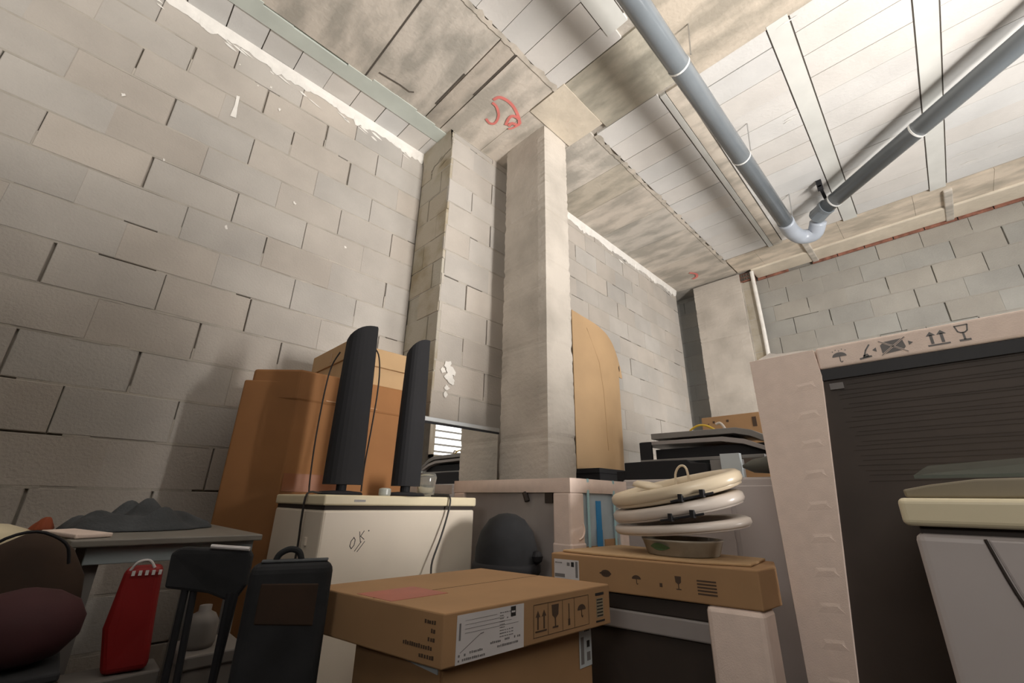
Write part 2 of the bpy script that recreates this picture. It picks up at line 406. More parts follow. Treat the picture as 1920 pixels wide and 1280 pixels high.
def ribbon(mb, pts, w_, n, mi=0, th=.001):
    """flat stroke of width w_ along pts, on a surface with normal n"""
    n = Vector(n).normalized(); pts = [Vector(p) for p in pts]; b = len(mb.v)
    for i, p in enumerate(pts):
        t = (pts[min(i + 1, len(pts) - 1)] - pts[max(i - 1, 0)]).normalized(); s_ = t.cross(n).normalized() * w_ / 2
        mb.v += [tuple(p - s_), tuple(p + s_), tuple(p - s_ + n * th), tuple(p + s_ + n * th)]
    for i in range(len(pts) - 1):
        a = b + 4 * i; e = a + 4
        for f in ((a, a + 1, e + 1, e), (a + 2, e + 2, e + 3, a + 3), (a, e, e + 2, a + 2), (a + 1, a + 3, e + 3, e + 1)): mb.face(f, mi)
    mb.face((b, b + 2, b + 3, b + 1), mi); e = b + 4 * (len(pts) - 1); mb.face((e, e + 1, e + 3, e + 2), mi)
def smoothpts(p, n=4):
    p = [Vector(q) for q in p]; out = []
    for i in range(len(p) - 1):
        a, b, c_, d = p[max(i - 1, 0)], p[i], p[i + 1], p[min(i + 2, len(p) - 1)]
        for k in range(n):
            t = k / n; out.append(.5 * ((2 * b) + (c_ - a) * t + (2 * a - 5 * b + 4 * c_ - d) * t * t + (3 * b - a - 3 * c_ + d) * t ** 3))
    out.append(p[-1]); return out
g = MB(); dn = (0, 0, -1)
czn = [0]
def cz(*pts):
    czn[0] += 1; return [(x, y, H - .0012 - .0013 * czn[0]) for x, y in pts]
ribbon(g, smoothpts(cz((1.473, 1.728), (1.489, 1.681), (1.548, 1.661), (1.615, 1.666), (1.692, 1.696), (1.753, 1.736))), .022, dn)
ribbon(g, smoothpts(cz((1.483, 1.748), (1.53, 1.753), (1.591, 1.799), (1.616, 1.865), (1.589, 1.894), (1.543, 1.883))), .019, dn)
ribbon(g, smoothpts(cz((1.684, 1.819), (1.657, 1.754), (1.669, 1.719), (1.719, 1.713), (1.749, 1.752), (1.705, 1.774), (1.704, 1.81))), .022, dn)
ribbon(g, smoothpts(cz((1.753, 1.736), (1.74, 1.80), (1.72, 1.83))), .014, dn)
ribbon(g, smoothpts(cz((4.79, 1.79), (4.87, 1.745), (4.95, 1.77), (4.97, 1.83))), .03, dn)
g.build('red_paint_mark', M_red, ceil)

# plaster smeared along the wall tops
def smear(name, P, u0, u1, top, low, mat_, seed, amp=.03):
    random.seed(seed); m_ = MB(); u = u0; prev = None; rows = []
    while u <= u1 + 1e-6:
        d = low + amp * (.5 + .5 * math.sin(u * 13 + seed)) * random.uniform(.2, 1.3) + random.uniform(0, .012)
        rows.append((u, d)); u += random.uniform(.012, .03)
    b = len(m_.v)
    for (u, d) in rows: m_.v += [P(u, top, .001), P(u, top, .022), P(u, top - d * .6, .014), P(u, top - d, .002), P(u, top - d, .001)]
    for i in range(len(rows) - 1):
        a = 5 * i; e = a + 5
        for k in range(4): m_.face((a + k, a + k + 1, e + k + 1, e + k))
    # separate flicks of plaster below
    for _ in range(int((u1 - u0) * 14)):
        u = random.uniform(u0, u1 - .1); z = top - low - random.uniform(-.01, amp * 2.2); l = random.uniform(.03, .12); h_ = random.uniform(.003, .012)
        pts = [P(u + l * t, z - .25 * l * t + h_ * s_, .0035) for t, s_ in ((0, 0), (.3, 1), (.7, .8), (1, 0), (.6, -.8), (.25, -.7))]
        m_.poly(pts)
    o = m_.build(name, mat_, smooth=False); return struct(o)
smear('trim_4', lambda u, z, d: (u, YL - d, z), -1.2, XJ - .01, H, .055, M_plaster, 3, .035)
smear('trim_5', lambda u, z, d: (u, YM - d, z), 2.2, 5.16, H, .05, M_plaster, 5, .035)
smear('trim_6', lambda u, z, d: (XJ - d, u, z), YM, YL, H, .16, M_yblock, 8, .05)
random.seed(11)
sp = MB()   # small white splashes on the blocks of the left wall
for (x, z, s_) in ((.302, 3.44, .010), (.12, 3.47, .006), (.235, 3.395, .006)):
    sp.poly([(x + s_ * (1 if k % 2 else .35) * math.cos(k * PI / 4), YL - .004, z + s_ * (1.2 if k % 2 else .5) * math.sin(k * PI / 4)) for k in range(8)])
sp.poly([(.150, YL - .004, 3.24), (.166, YL - .004, 3.245), (.172, YL - .004, 3.16), (.180, YL - .004, 3.085), (.150, YL - .004, 3.08), (.155, YL - .004, 3.17)])
for (x, z) in ((.376, 3.312), (-.281, 2.881), (.282, 2.374), (.579, 2.708), (-.05, 2.62), (.93, 2.55)):
    sp.poly([(x + .013 * random.uniform(.2, 1) * math.cos(k * PI / 4), YL - .004, z + .015 * random.uniform(.2, 1.2) * math.sin(k * PI / 4)) for k in range(8)])
sp.build('plaster_splash', M_plaster, bpy.data.objects['wall_left'])
sp = MB()
for (x, z, r_) in ((1.545, 1.80, .040), (1.575, 1.765, .045), (1.56, 1.72, .035), (1.585, 1.70, .028), (1.55, 1.655, .022), (1.545, 1.61, .018), (1.515, 1.76, .022)):
    sp.poly([(x + r_ * random.uniform(.45, 1.1) * math.cos(k * PI / 6), YM - .0045 - .0004 * random.random(), z + r_ * random.uniform(.45, 1.2) * math.sin(k * PI / 6)) for k in range(12)])
sp.build('plaster_splash', M_plaster, bpy.data.objects['wall_middle'])

# ------------------------------------------------------------------ columns
def rough_column(name, x0, x1, y0, y1, z0, z1, lifts, mat_, amp=.004, seed=1):
    random.seed(seed); m_ = MB(); zs = []; z = z0
    while z < z1: zs.append(z); z += .02
    zs.append(z1); nx, ny = 5, 6
    per = [(x0 + (x1 - x0) * i / nx, y0) for i in range(nx)] + [(x1, y0 + (y1 - y0) * i / ny) for i in range(ny)] + [(x1 - (x1 - x0) * i / nx, y1) for i in range(nx)] + [(x0, y1 - (y1 - y0) * i / ny) for i in range(ny)]
    n = len(per); corner = {0, nx, nx + ny, 2 * nx + ny}
    for z in zs:
        g_ = .0035 if any(abs(z - l) < .012 for l in lifts) else 0
        for i, (x, y) in enumerate(per):
            k = amp if i in corner else amp * .25
            cx, cy = (x0 + x1) / 2, (y0 + y1) / 2; jx = random.uniform(0, k) + g_ + (.004 if i in corner else 0)
            m_.v.append((x - math.copysign(jx, x - cx), y - math.copysign(jx, y - cy), z))
    for i in range(len(zs) - 1):
        for k in range(n): l = (k + 1) % n; m_.face((i * n + k, i * n + l, (i + 1) * n + l, (i + 1) * n + k))
    m_.face(tuple(reversed(range(n)))); m_.face(tuple((len(zs) - 1) * n + k for k in range(n)))
    return m_.build(name, mat_)
o = rough_column('concrete_column', 1.885, 2.150, 1.610, 2.02, 0, H - .001, (2.93, 2.53, 2.33, 1.93, 1.35), M_column)
tag(o, 'square concrete column with rough edges, nearest column, in front of the block wall', 'column')
t = thing('concrete_column', 'far square concrete column beside the brick-topped back wall', 'column', (5.24, 1.9, 0))
o = rough_column('column_shaft', 5.24, 5.40, 1.375, 1.95, 0, H - .001, (2.9, 2.2, 1.9), M_column, seed=4); o.parent = t; o.matrix_parent_inverse = Matrix.Translation(-t.location)
mb = MB(); blocks(mb, lambda u, z, d: (5.27 - d, u, z), 1.25, 1.372, 0, H - .12, 3.44, .5, 1.2, mi=0); mb.box(5.285, 5.44, 1.25, 1.374, 0, H - .12, mi=1)
mb.box(5.262, 5.44, 1.36, 1.392, 0, H - .04, mi=1)
mb.build('block_infill', [M_yblock, M_mortar], t)
mb = MB(); mb.box(5.26, 5.44, 1.25, 1.375, H - .115, H - .01)
for k in range(4):
    for j in range(2): mb.box(5.25, 5.262, 1.256 + k * .029, 1.278 + k * .029, H - .10 + j * .045, H - .065 + j * .045, mi=1)
mb.build('hollow_brick', [M_brick, M_gap], t)
mb = MB(); mb.tube([(5.25, 1.235, 2.2), (5.25, 1.228, 2.9), (5.25, 1.235, H - .02)], .022, 10)
mb.build('mortar_strip', M_plaster, t)

# ------------------------------------------------------------------ drain pipes
def ring(mb, p, d, r, w_):
    d = Vector(d).normalized() * w_ / 2; p = Vector(p); mb.tube([p - d, p + d], r, 24)
t = thing('drain_pipe', 'long grey plastic drain pipe along the ceiling, ending in a U-bend', 'pipe', (1.3, .6, 3.4))
m = MB(); m.tube([(-1.5, .64, 3.40), (4.10, .60, 3.40)], .062, 28); m.build('pipe_run', M_pipe, t, smooth=True)
m = MB(); m.tube(smoothpts([(4.02, .60, 3.40), (4.20, .60, 3.395), (4.36, .56, 3.39), (4.40, .46, 3.395), (4.33, .40, 3.46)], 5), .067, 28)
m.build('elbow', M_pipel, t, smooth=True)
for x in (1.93, 2.93, 4.02):
    m = MB(); ring(m, (x, .60 + (4.1 - x) * .007, 3.40), (1, 0, 0), .0655, .012 if x < 4 else .03); m.build('coupling', M_clampm if x != 4.02 else M_pipel, t, smooth=False)
    m = MB(); m.tube([(x, .54, 3.42), (x, .525, H)], .004, 8); m.build('hanger_rod', M_zinc, t)
t2 = thing('drain_pipe', 'grey drain pipe running diagonally across the ceiling to the right', 'pipe', (4.1, .3, 3.5))
a, b = Vector((4.28, .40, 3.50)), Vector((3.22, -.82, 3.50)); d = (b - a).normalized(); e = a + d * 3.8
m = MB(); m.tube([a, e], .062, 28); m.build('pipe_run', M_pipe, t2, smooth=True)
for s_ in (.22, .98, 2.2):
    m = MB(); ring(m, a + d * s_, d, .0655, .012); m.build('coupling', M_clampm, t2)
m = MB(); m.tube([a + Vector((.0, 0, -.02)), a + d * .12], .068, 24); ring(m, a + d * .12, d, .072, .03); m.build('socket', M_pipe, t2)
s_ = Vector((d.y, -d.x, 0))
m = MB()
p0 = a + d * .14
m.box(p0.x - .20, p0.x + .20, p0.y - .012, p0.y + .012, 3.590, 3.604); m.box(p0.x - .20, p0.x - .18, p0.y - .02, p0.y + .02, 3.56, H); m.box(p0.x + .18, p0.x + .20, p0.y - .02, p0.y + .02, 3.56, H)
m.build('bracket', M_black, t2)

class Dec:
    """flat print on a face: P(u, v, d) gives the point at u, v on the face, d in front of it"""
    def __init__(s, P, d=.0006): s.P = P; s.d = d; s.m = MB()
    def poly(s, pts, mi=0, k=1): s.m.extrude([s.P(u, v, s.d * k) for u, v in pts], Vector(s.P(0, 0, s.d * k * .45)) - Vector(s.P(0, 0, s.d * k)), mi)
    def rect(s, u0, v0, u1, v1, mi=0, k=1): s.poly([(u0, v0), (u1, v0), (u1, v1), (u0, v1)], mi, k)
    def line(s, pts, w_, mi=0, k=1):
        for (a, b), (c_, e) in zip(pts, pts[1:]):
            L = math.hypot(c_ - a, e - b) or 1e-6; nx, ny = -(e - b) / L * w_ / 2, (c_ - a) / L * w_ / 2; ex, ey = (c_ - a) / L * w_ * .25, (e - b) / L * w_ * .25
            s.poly([(a + nx - ex, b + ny - ey), (c_ + nx + ex, e + ny + ey), (c_ - nx + ex, e - ny + ey), (a - nx - ex, b - ny - ey)], mi, k)
    def arrows(s, u, v, h, mi=0):
        w_ = h * .26
        for q in (-.27, .27):
            c_ = u + q * h
            s.rect(c_ - w_ * .22, v, c_ + w_ * .22, v + h * .7, mi); s.poly([(c_ - w_ * .75, v + h * .66), (c_ + w_ * .75, v + h * .66), (c_, v + h)], mi)
        s.rect(u - h * .5, v - h * .14, u + h * .5, v - h * .06, mi)
    def glass(s, u, v, h, mi=0, solid=True):
        s.poly([(u - h * .26, v + h), (u - h * .22, v + h * .55), (u - h * .05, v + h * .42), (u + h * .05, v + h * .42), (u + h * .22, v + h * .55), (u + h * .26, v + h)], mi)
        s.rect(u - h * .035, v + h * .06, u + h * .035, v + h * .45, mi); s.rect(u - h * .2, v, u + h * .2, v + h * .07, mi)
    def umbrella(s, u, v, h, mi=0, rain=False):
        s.poly([(u + h * .45 * math.cos(PI * k / 10), v + h * .45 + h * .34 * math.sin(PI * k / 10)) for k in range(11)], mi)
        s.line([(u, v + h * .45), (u, v + h * .08), (u + h * .07, v), (u + h * .14, v + h * .07)], h * .06, mi)
        if rain:
            for k in range(5): s.rect(u - h * .4 + k * h * .2, v + h * (.86 + .1 * (k % 2)), u - h * .34 + k * h * .2, v + h * (.92 + .1 * (k % 2)), mi)
    def text(s, u, v, w_, h, n, mi=0, k=1):
        """n illegible blurred characters of a printed line"""
        cw = w_ / n
        for i in range(n):
            hh = h * random.uniform(.75, 1)
            if random.random() < .88: s.rect(u + i * cw, v, u + i * cw + cw * random.uniform(.55, .85), v + hh, mi, k)
    def build(s, name, mats, parent): return s.m.build(name, mats, parent)

def wobble_box(x0, x1, y0, y1, z0, z1, n=8, amp=.003, seed=0, sag=.0):
    """a carton body with slightly uneven faces"""
    random.seed(seed); m = MB(); ph = [random.uniform(0, 6) for _ in range(6)]
    def pt(x, y, z):
        u = (x - x0) / (x1 - x0); v = (y - y0) / (y1 - y0); w_ = (z - z0) / (z1 - z0)
        q = math.sin(PI * u) * math.sin(PI * w_) * amp; r = math.sin(PI * v) * math.sin(PI * w_) * amp; t = math.sin(PI * u) * math.sin(PI * v) * (amp - sag)
        return (x + (r if u > .5 else -r) * (1 if u in (0, 1) else 0), y + (q if v > .5 else -q) * (1 if v in (0, 1) else 0), z + (t if w_ == 1 else 0))
    def grid(f):
        b = len(m.v)
        for i in range(n + 1):
            for j in range(n + 1): m.v.append(pt(*f(i / n, j / n)))
        for i in range(n):
            for j in range(n): a = b + i * (n + 1) + j; m.face((a, a + n + 1, a + n + 2, a + 1))
    X = lambda u: x0 + (x1 - x0) * u; Y = lambda u: y0 + (y1 - y0) * u; Z = lambda u: z0 + (z1 - z0) * u
    grid(lambda a, b: (X(a), y0, Z(b))); grid(lambda a, b: (X(a), y1, Z(b))); grid(lambda a, b: (x0, Y(a), Z(b))); grid(lambda a, b: (x1, Y(a), Z(b)))
    grid(lambda a, b: (X(a), Y(b), z0)); grid(lambda a, b: (X(a), Y(b), z1))
    return m

# ------------------------------------------------------------------ chest freezer
fx0, fx1, fy0, fy1 = .604, 1.234, 1.447, 1.90
t = thing('chest_freezer', 'white chest freezer with cream lid and handwritten OK on its front', 'freezer', (.92, 1.67, 0))
B(fx0 + .006, fx1 - .004, fy0 + .006, fy1, .03, .970).build('body', M_white, t, bevel=.008)
B(fx0 + .03, fx1 - .03, fy0 + .03, fy1 - .02, .007, .03).build('base', M_black, t)
m = B(fx0 + .010, fx1 - .006, fy0 + .012, fy1 - .006, .969, .985); m.build('gasket', M_seam, t)
m = B(fx0 + .0, fx1, fy0, fy1 - .002, .983, 1.016); lid_ = m.build('lid', M_creamp, t, bevel=.006, seg=3)
B(fx0 + .10, fx0 + .14, fy0 - .001, fy0 + .004, .995, 1.002).build('badge', M_grey, lid_)
B(fx0 + .0, fx0 + .008, fy0 + .10, fy0 + .115, .86, .885).build('clip', M_white, t, bevel=.002)
dc = Dec(lambda u, v, d: (fx0 + u, fy0 + .006 - d, v))
k = .885
dc.line([(.118, k), (.110, k - .010), (.108, k - .024), (.114, k - .032), (.122, k - .022), (.124, k - .006), (.118, k + .002)], .0022)
dc.line([(.136, k + .018), (.139, k + .002), (.143, k - .014)], .0022); dc.line([(.152, k + .020), (.141, k + .004), (.155, k - .006)], .0022)
dc.line([(.126, k - .040), (.146, k - .012)], .002); dc.line([(.135, k - .042), (.158, k - .012)], .002); dc.rect(.166, k + .018, .170, k + .022)
dc.build('handwriting', M_print, t)
m = MB(); m.tube(smoothpts([(1.06, 1.52, 1.020), (1.088, 1.46, 1.022), (1.092, 1.438, 1.012), (1.086, 1.434, .97), (1.052, 1.425, .88), (1.015, 1.418, .80), (1.00, 1.40, .76)], 4), .0035, 8)
tag(m.build('power_cable', M_cord), 'thin dark cable hanging down the right part of the freezer front', 'cable')
m = MB(); m.tube(smoothpts([(.70, 1.60, 1.021), (.64, 1.585, 1.022), (.60, 1.585, 1.018), (.595, 1.585, .95), (.600, 1.59, .86), (.597, 1.59, .74), (.597, 1.59, .60)], 4), .0035, 8)
tag(m.build('power_cable', M_cord), 'dark cable hanging over the left side of the freezer', 'cable')

# ------------------------------------------------------------------ tower speakers on the freezer
def tower(x, y, h, label, lean, seed, rz, W=.11):
    t = thing('tower_speaker', label, 'speaker', (x, y, 1.017), 'black tower speakers standing on the freezer')
    c_, s_ = math.cos(rz), math.sin(rz)
    def P(u, v, z): return (x + lean * z + u * c_ - v * s_, y + u * s_ + v * c_, 1.017 + z)
    m = MB(); n = 24; rows = []
    # shell of arc section, its top cut by a curve that rises to the right edge
    for i in range(n + 1):
        z = .035 + (h - .035) * i / n
        row = []
        for j in range(9):
            u = j / 8
            cut = h - .066 * (1 - u) ** 1.9
            zz = min(z, cut) if i > n * .8 else z
            wid = W * (.96 - .16 * (z / h) ** 1.5)
            row.append((u * wid + (W - wid) * .5 - W / 2, -.034 * math.sin(PI * u ** .7) - .002, zz))
        rows.append(row)
    b = len(m.v)
    for row in rows:
        for (u, v, z) in row: m.v.append(P(u, v, z))
        for (u, v, z) in reversed(row): m.v.append(P(u, v * .35 + .020, z))
    K = 18
    for i in range(n):
        for k in range(K): l = (k + 1) % K; m.face((b + i * K + k, b + i * K + l, b + (i + 1) * K + l, b + (i + 1) * K + k))
    m.face(tuple(b + k for k in reversed(range(K)))); m.face(tuple(b + n * K + k for k in range(K)))
    cab_ = m.build('cabinet', M_black, t)
    m = MB(); m.tube([P(0, .0, .0), P(0, 0, .05)], .018, 14); m.build('neck', M_black, t)
    m = MB(); m.lathe([(.078, 0), (.080, .004), (.074, .010), (.03, .014)], (x, y, 1.0172), 28, sx=1.0, sy=.75); m.build('base', M_black, t, smooth=False)
    m = MB()
    for q in (.19, .205): m.tube([P(-.018, -.028, q * h / .66), P(-.018, -.0345, q * h / .66)], .0026, 10)
    m.build('screw', M_grey, cab_)
    return t
tower(.722, 1.600, .655, 'black curved tower speaker on the freezer, the left and taller one of the pair', -.005, 1, -.60, .140)
tower(.925, 1.500, .625, 'black curved tower speaker on the freezer, the right one of the pair', .0, 2, -.60, .112)
m = MB(); m.tube(smoothpts([(.775, 1.61, 1.60), (.80, 1.605, 1.57), (.812, 1.60, 1.50), (.815, 1.60, 1.40), (.808, 1.60, 1.25), (.80, 1.60, 1.12), (.80, 1.60, 1.03)], 4), .003, 8)
tag(m.build('speaker_cable', M_cord), 'thin black cable hanging between the two tower speakers', 'cable')
m = MB(); m.tube(smoothpts([(.665, 1.665, 1.56), (.648, 1.685, 1.50), (.638, 1.685, 1.40), (.636, 1.69, 1.22), (.640, 1.69, 1.08), (.645, 1.69, 1.022)], 4), .003, 8)
tag(m.build('speaker_cable', M_cord), 'thin black cable hanging left of the taller tower speaker', 'cable')
m = MB(); m.lathe([(.019, 0), (.021, .004), (.021, .020), (.019, .024), (.012, .026)], (.825, 1.470, 1.0165), 24)
tag(m.build('small_tub', mat('frosted_plastic', (.50, .52, .48), .3, var=.05)), 'small round frosted plastic tub on the freezer between the speakers', 'tub')
t = thing('jar', 'clear crumpled plastic cup on the freezer in front of the mirror', 'cup', (1.10, 1.62, 1.0165))
m = MB(); m.lathe([(.030, .0), (.036, .012), (.038, .05), (.043, .078), (.036, .094), (.034, .094), (.040, .076), (.034, .05), (.032, .014), (.001, .004)], (1.10, 1.62, 1.0168), 26)
m.build('cup_body', M_glass, t, smooth=True)

bpy.context.view_layer.update()
for o_ in list(COL.objects):
    if o_.parent is None and o_.get('category') in ('speaker', 'cup', 'tub', 'freezer') or (o_.get('category') == 'cable'): o_.location.z -= .007

# ------------------------------------------------------------------ big cartons behind the freezer
t = thing('large_cardboard_box', 'tall orange-brown cardboard box behind the freezer at its left', 'box', (.85, 2.1, 0))
P4 = [(.628, 1.952), (1.222, 1.952), (1.205, 2.44), (.545, 2.44), (.452, 2.110)]
m = MB(); m.prism(P4, 0, 1.475); m.build('body', M_card2, t, bevel=.006)
P5 = [(.624, 1.948), (1.226, 1.946), (1.21, 2.43), (.56, 2.43), (.478, 2.098)]
m = MB(); m.prism(P5, 1.39, 1.528); m.build('lid', M_card2, t, bevel=.010)
m = MB(); m.box(.75, 1.0, 1.9445, 1.9475, 1.405, 1.409); m.build('crease', M_tape, t)
m = MB(); m.box(.632, .86, 1.949, 1.951, 1.02, 1.09); m.build('tape', M_redtape2, t)
t = thing('cardboard_box', 'pale cardboard box on top of the tall one against the wall', 'box', (1.0, 2.2, 1.53))
m = MB(); m.prism([(.830, 2.0), (1.24, 2.0), (1.24, 2.40), (.830, 2.40)], 1.5285, 1.705); m.build('body', M_card3, t, bevel=.006)
m = MB(); m.prism([(.822, 1.99), (1.25, 1.985), (1.25, 2.41), (.822, 2.41)], 1.632, 1.728); m.build('lid', M_card3, t, bevel=.004)
m = MB(); m.box(.8205, .8225, 2.15, 2.17, 1.65, 1.70); m.build('tape', M_tape, t)

# ------------------------------------------------------------------ mirror
t = thing('standing_mirror', 'tall mirror with a thin metal top rail, against the wall behind the freezer', 'mirror', (1.57, 2.012, 0))
B(1.25, 1.872, 2.012, 2.018, 0.02, 1.398).build('glass', M_mirror, t)
m = MB(); m.box(1.242, 1.876, 2.002, 2.03, 1.402, 1.428); m.build('top_rail', M_zinc, t, bevel=.003)
m = MB(); m.box(1.242, 1.876, 2.006, 2.028, 1.392, 1.4025); m.box(1.238, 1.250, 2.004, 2.03, 0, 1.40); m.box(1.242, 1.876, 2.004, 2.03, 0, .02); m.build('frame', M_black, t)

# ------------------------------------------------------------------ foam-wrapped appliance in the middle
wx0, wx1, wy0, wy1, wz = 1.345, 1.74, 1.045, 1.745, 1.085
t = thing('wrapped_appliance', 'appliance in white foam corners and film with a blue tape strip, right of the freezer', 'appliance', (1.54, 1.4, 0))
B(wx0 + .014, wx1 - .01, wy0 + .014, wy1 - .01, 0.30, wz - .05).build('body', M_panel, t)
m = wobble_box(wx0, wx1, wy0, wy1, wz - .052, wz, 10, .004, 3); m.build('foam_top', M_foam, t, bevel=.004)
for i, (a, b_, c_, e) in enumerate(((wx0, wx0 + .085, wy0, wy0 + .085), (wx1 - .06, wx1, wy0, wy0 + .06), (wx0, wx0 + .06, wy1 - .08, wy1))):
    B(a, b_, c_, e, .60, wz - .051).build('foam_corner', M_foam, t, bevel=.008)
B(wx0 - .002, wx0 + .09, wy0 - .003, wy0 + .088, .60, .86).build('lower_foam_corner', M_foam, t, bevel=.008)
B(wx0, wx1, wy0, wy1, 0, .30).build('foam_base', M_foam, t, bevel=.01)
B(wx0 + .086, wx1 - .061, wy0 + .008, wy0 + .0135, .62, wz - .053).build('film', M_bluefilm, t)
B(wx0 + .170, wx0 + .200, wy0 + .003, wy0 + .0075, .845, 1.005).build('blue_tape', M_bluetape, t)
B(wx0 + .165, wx0 + .200, wy0 + .0015, wy0 + .0032, .80, .90).build('blue_tape', M_bluetape, t)
for x in (wx0 + .105, wx0 + .285):
    B(x, x + .012, wy0 - .002, wy0 + .001, .70, wz + .001).build('strap', M_bluestrap, t)
B(wx0 + .09, wx0 + .20, wy0 + .004, wy0 + .0078, .80, .845).build('cardboard_piece', M_card, t)
B(wx0 + .22, wx0 + .31, wy0 + .004, wy0 + .0078, .82, .865).build('cardboard_piece', M_card, t)
m = MB(); m.box(wx0 + .006, wx0 + .013, wy0 + .092, wy0 + .13, wz - .09, wz - .055); m.build('bracket', M_seam, t)
m = MB(); m.tube([(wx0 + .003, wy0 + .235, wz - .052), (wx0 + .003, wy0 + .220, wz - .085)], .011, 12); m.build('bracket', M_seam, t)
m = MB(); m.tube(smoothpts([(wx0 + .072, wy0 - .001, .925), (wx0 + .078, wy0 - .002, .90), (wx0 + .068, wy0 - .002, .88), (wx0 + .045, wy0 - .001, .87)], 4), .003, 8); m.build('foam_ridge', M_foam, t)
dc = Dec(lambda u, v, d: (wx0 - .002 - d, wy0 + .088 - u, v))
dc.m = MB(); dc.rect(.004, .745, .092, .800, 1); dc.line([(.004, .800), (.092, .800)], .0015); dc.line([(.045, .745), (.045, .800)], .0015)
dc.poly([(.018, .785), (.030, .785), (.024, .796)], 0, 1.6); dc.rect(.021, .755, .027, .787, 0, 1.6); dc.glass(.070, .750, .042, 0)
dc.build('handling_label', [M_print, M_foam], t)

# black dome shaped case
t = thing('domed_case', 'black rounded case standing between freezer and foam-wrapped appliance', 'case', (1.212, 1.24, 0))
Rz = Matrix.Rotation(.35, 3, 'Z')
m = MB(); m.lathe([(.100, 0), (.110, .02), (.116, .60), (.118, .76), (.112, .84), (.096, .895), (.066, .935), (.032, .953), (.001, .957)], (1.212, 1.24, 0), 36, sx=1.0, sy=1.0, tilt=Rz)
m.build('shell', M_blackc, t, smooth=True)
m = MB(); m.lathe([(.1185, .755), (.124, .765), (.124, .785), (.1185, .795)], (1.212, 1.24, 0), 36); m.build('rim', M_black, t, smooth=True)
m = MB(); m.lathe([(.004, -.022), (.018, -.012), (.022, .004), (.014, .018), (.004, .022)], (1.249, 1.125, .815), 14); m.build('latch', M_black, t)

# ------------------------------------------------------------------ flat carton in front
ax0, ax1, ay0, ay1, az0, az1 = .574, 1.090, .728, 1.135, .711, .80
t = thing('flat_cardboard_box', 'flat cardboard box with white shipping label and handling symbols, in front of the freezer', 'box', (.85, .95, az0))
fb = MB(); fb.prism([(.570, .746), (1.085, .724), (1.005, 1.142), (.490, 1.164)], az0, az1); fb.build('body', M_card, t, bevel=.003)
m = MB(); m.prism([(.535, .952), (1.04, .931), (1.0396, .9325), (.5346, .9535)], az1 - .001, az1 + .0004); m.build('flap_seam', M_dkbrown, t)
m = MB(); m.prism([(.548, .900), (.690, .894), (.672, 1.010), (.530, 1.016)], az1 - .001, az1 + .0006); m.build('red_tape', M_redtape, t)

dc = Dec(lambda u, v, d: (.570 + .9991 * (u) - .0427 * (d), .746 - .0427 * (u) - .9991 * (d), az0 + v))
dc.rect(.030, .002, .206, .082, 0, 1)
dc.rect(.168, .062, .182, .080, 1, 1.5); dc.rect(.170, .069, .180, .072, 0, 1.8)
dc.line([(.040, .020), (.088, .044)], .0010, 2, 1.5); dc.line([(.088, .044), (.096, .045)], .0016, 2, 1.5); dc.rect(.036, .040, .040, .068, 2, 1.5)
for v, u, w_, n in ((.006, .036, .066, 14), (.0135, .036, .018, 4), (.0155, .058, .038, 8), (.0135, .124, .066, 16), (.022, .114, .028, 6), (.023, .152, .014, 4), (.023, .178, .018, 4)): dc.text(u, v, w_, .0042, n, 2, 1.5)
for k in range(9): dc.text(.138, .030 + k * .0052, random.choice((.014, .010, .038)), .0018, 6, 2, 1.5)
for k in range(4): dc.line([(.05, .050 + k * .007), (.19 - .02 * k, .050 + k * .007)], .0006, 2, 1.5)
dc.build('shipping_label', [M_labelm, M_print, M_greyprint], t)
dc = Dec(lambda u, v, d: (.570 + .9991 * (u) - .0427 * (d), .746 - .0427 * (u) - .9991 * (d), az0 + v))
for a in (.236, .282, .331, .373, .427): dc.line([(a, .012), (a, .074)], .0009)
dc.line([(.236, .012), (.427, .012)], .0009); dc.line([(.236, .074), (.427, .074)], .0009)
dc.arrows(.259, .026, .036); dc.glass(.306, .022, .046)
dc.rect(.350, .020, .357, .033); dc.rect(.352, .033, .355, .064); dc.umbrella(.400, .030, .034)
dc.build('handling_symbols', M_dkbrown, t)
dc = Dec(lambda u, v, d: (.570 + .9991 * (u) - .0427 * (d), .746 - .0427 * (u) - .9991 * (d), az0 + v))
dc.rect(.455, .068, .490, .074); dc.rect(.455, .010, .490, .014); dc.rect(.458, .020, .486, .062, 1)
for k in range(6): dc.rect(.460, .022 + k * .007, .484, .025 + k * .007)
dc.build('printed_panel', [M_print, M_olive], t)
dc = Dec(lambda u, v, d: (.570 - .188 * (u + .012) - .982 * d, .746 + .982 * (u + .012) - .188 * d, az0 + v))
for v, w_ in ((.068, .030), (.054, .020), (.040, .020), (.026, .085), (.012, .040)): dc.text(.008, v, w_, .007, max(3, int(w_ / .006)))
dc.build('side_print', M_dkbrown, t)

# carton under it
bx0, bx1, by0, by1, bz1 = .588, 1.048, .762, 1.10, .7085
t = thing('cardboard_box', 'brown cardboard box underneath the flat labelled box', 'box', (.84, .92, 0))
wobble_box(bx0, bx1, by0, by1, 0, bz1, 8, .001, 6).build('body', M_card, t, bevel=.002)
dc = Dec(lambda u, v, d: (bx1 + u, by0 - .001 - d, bz1 + v))
dc.rect(-.050, -.085, .0, -.002, 0, 1); dc.rect(-.044, -.078, -.032, -.022, 1, 1.6); dc.rect(-.020, -.046, -.008, -.032, 2, 1.6); dc.rect(-.020, -.074, -.006, -.056, 1, 1.6); dc.text(-.028, -.012, .02, .005, 4, 2, 1.6)
dc.build('side_label', [M_labelg, M_greyprint, M_print], t)
m = MB(); m.box(bx0 - .004, bx0 + .001, by0 + .005, by1 - .02, bz1 - .10, bz1 - .001); m.build('flap', M_card, t)
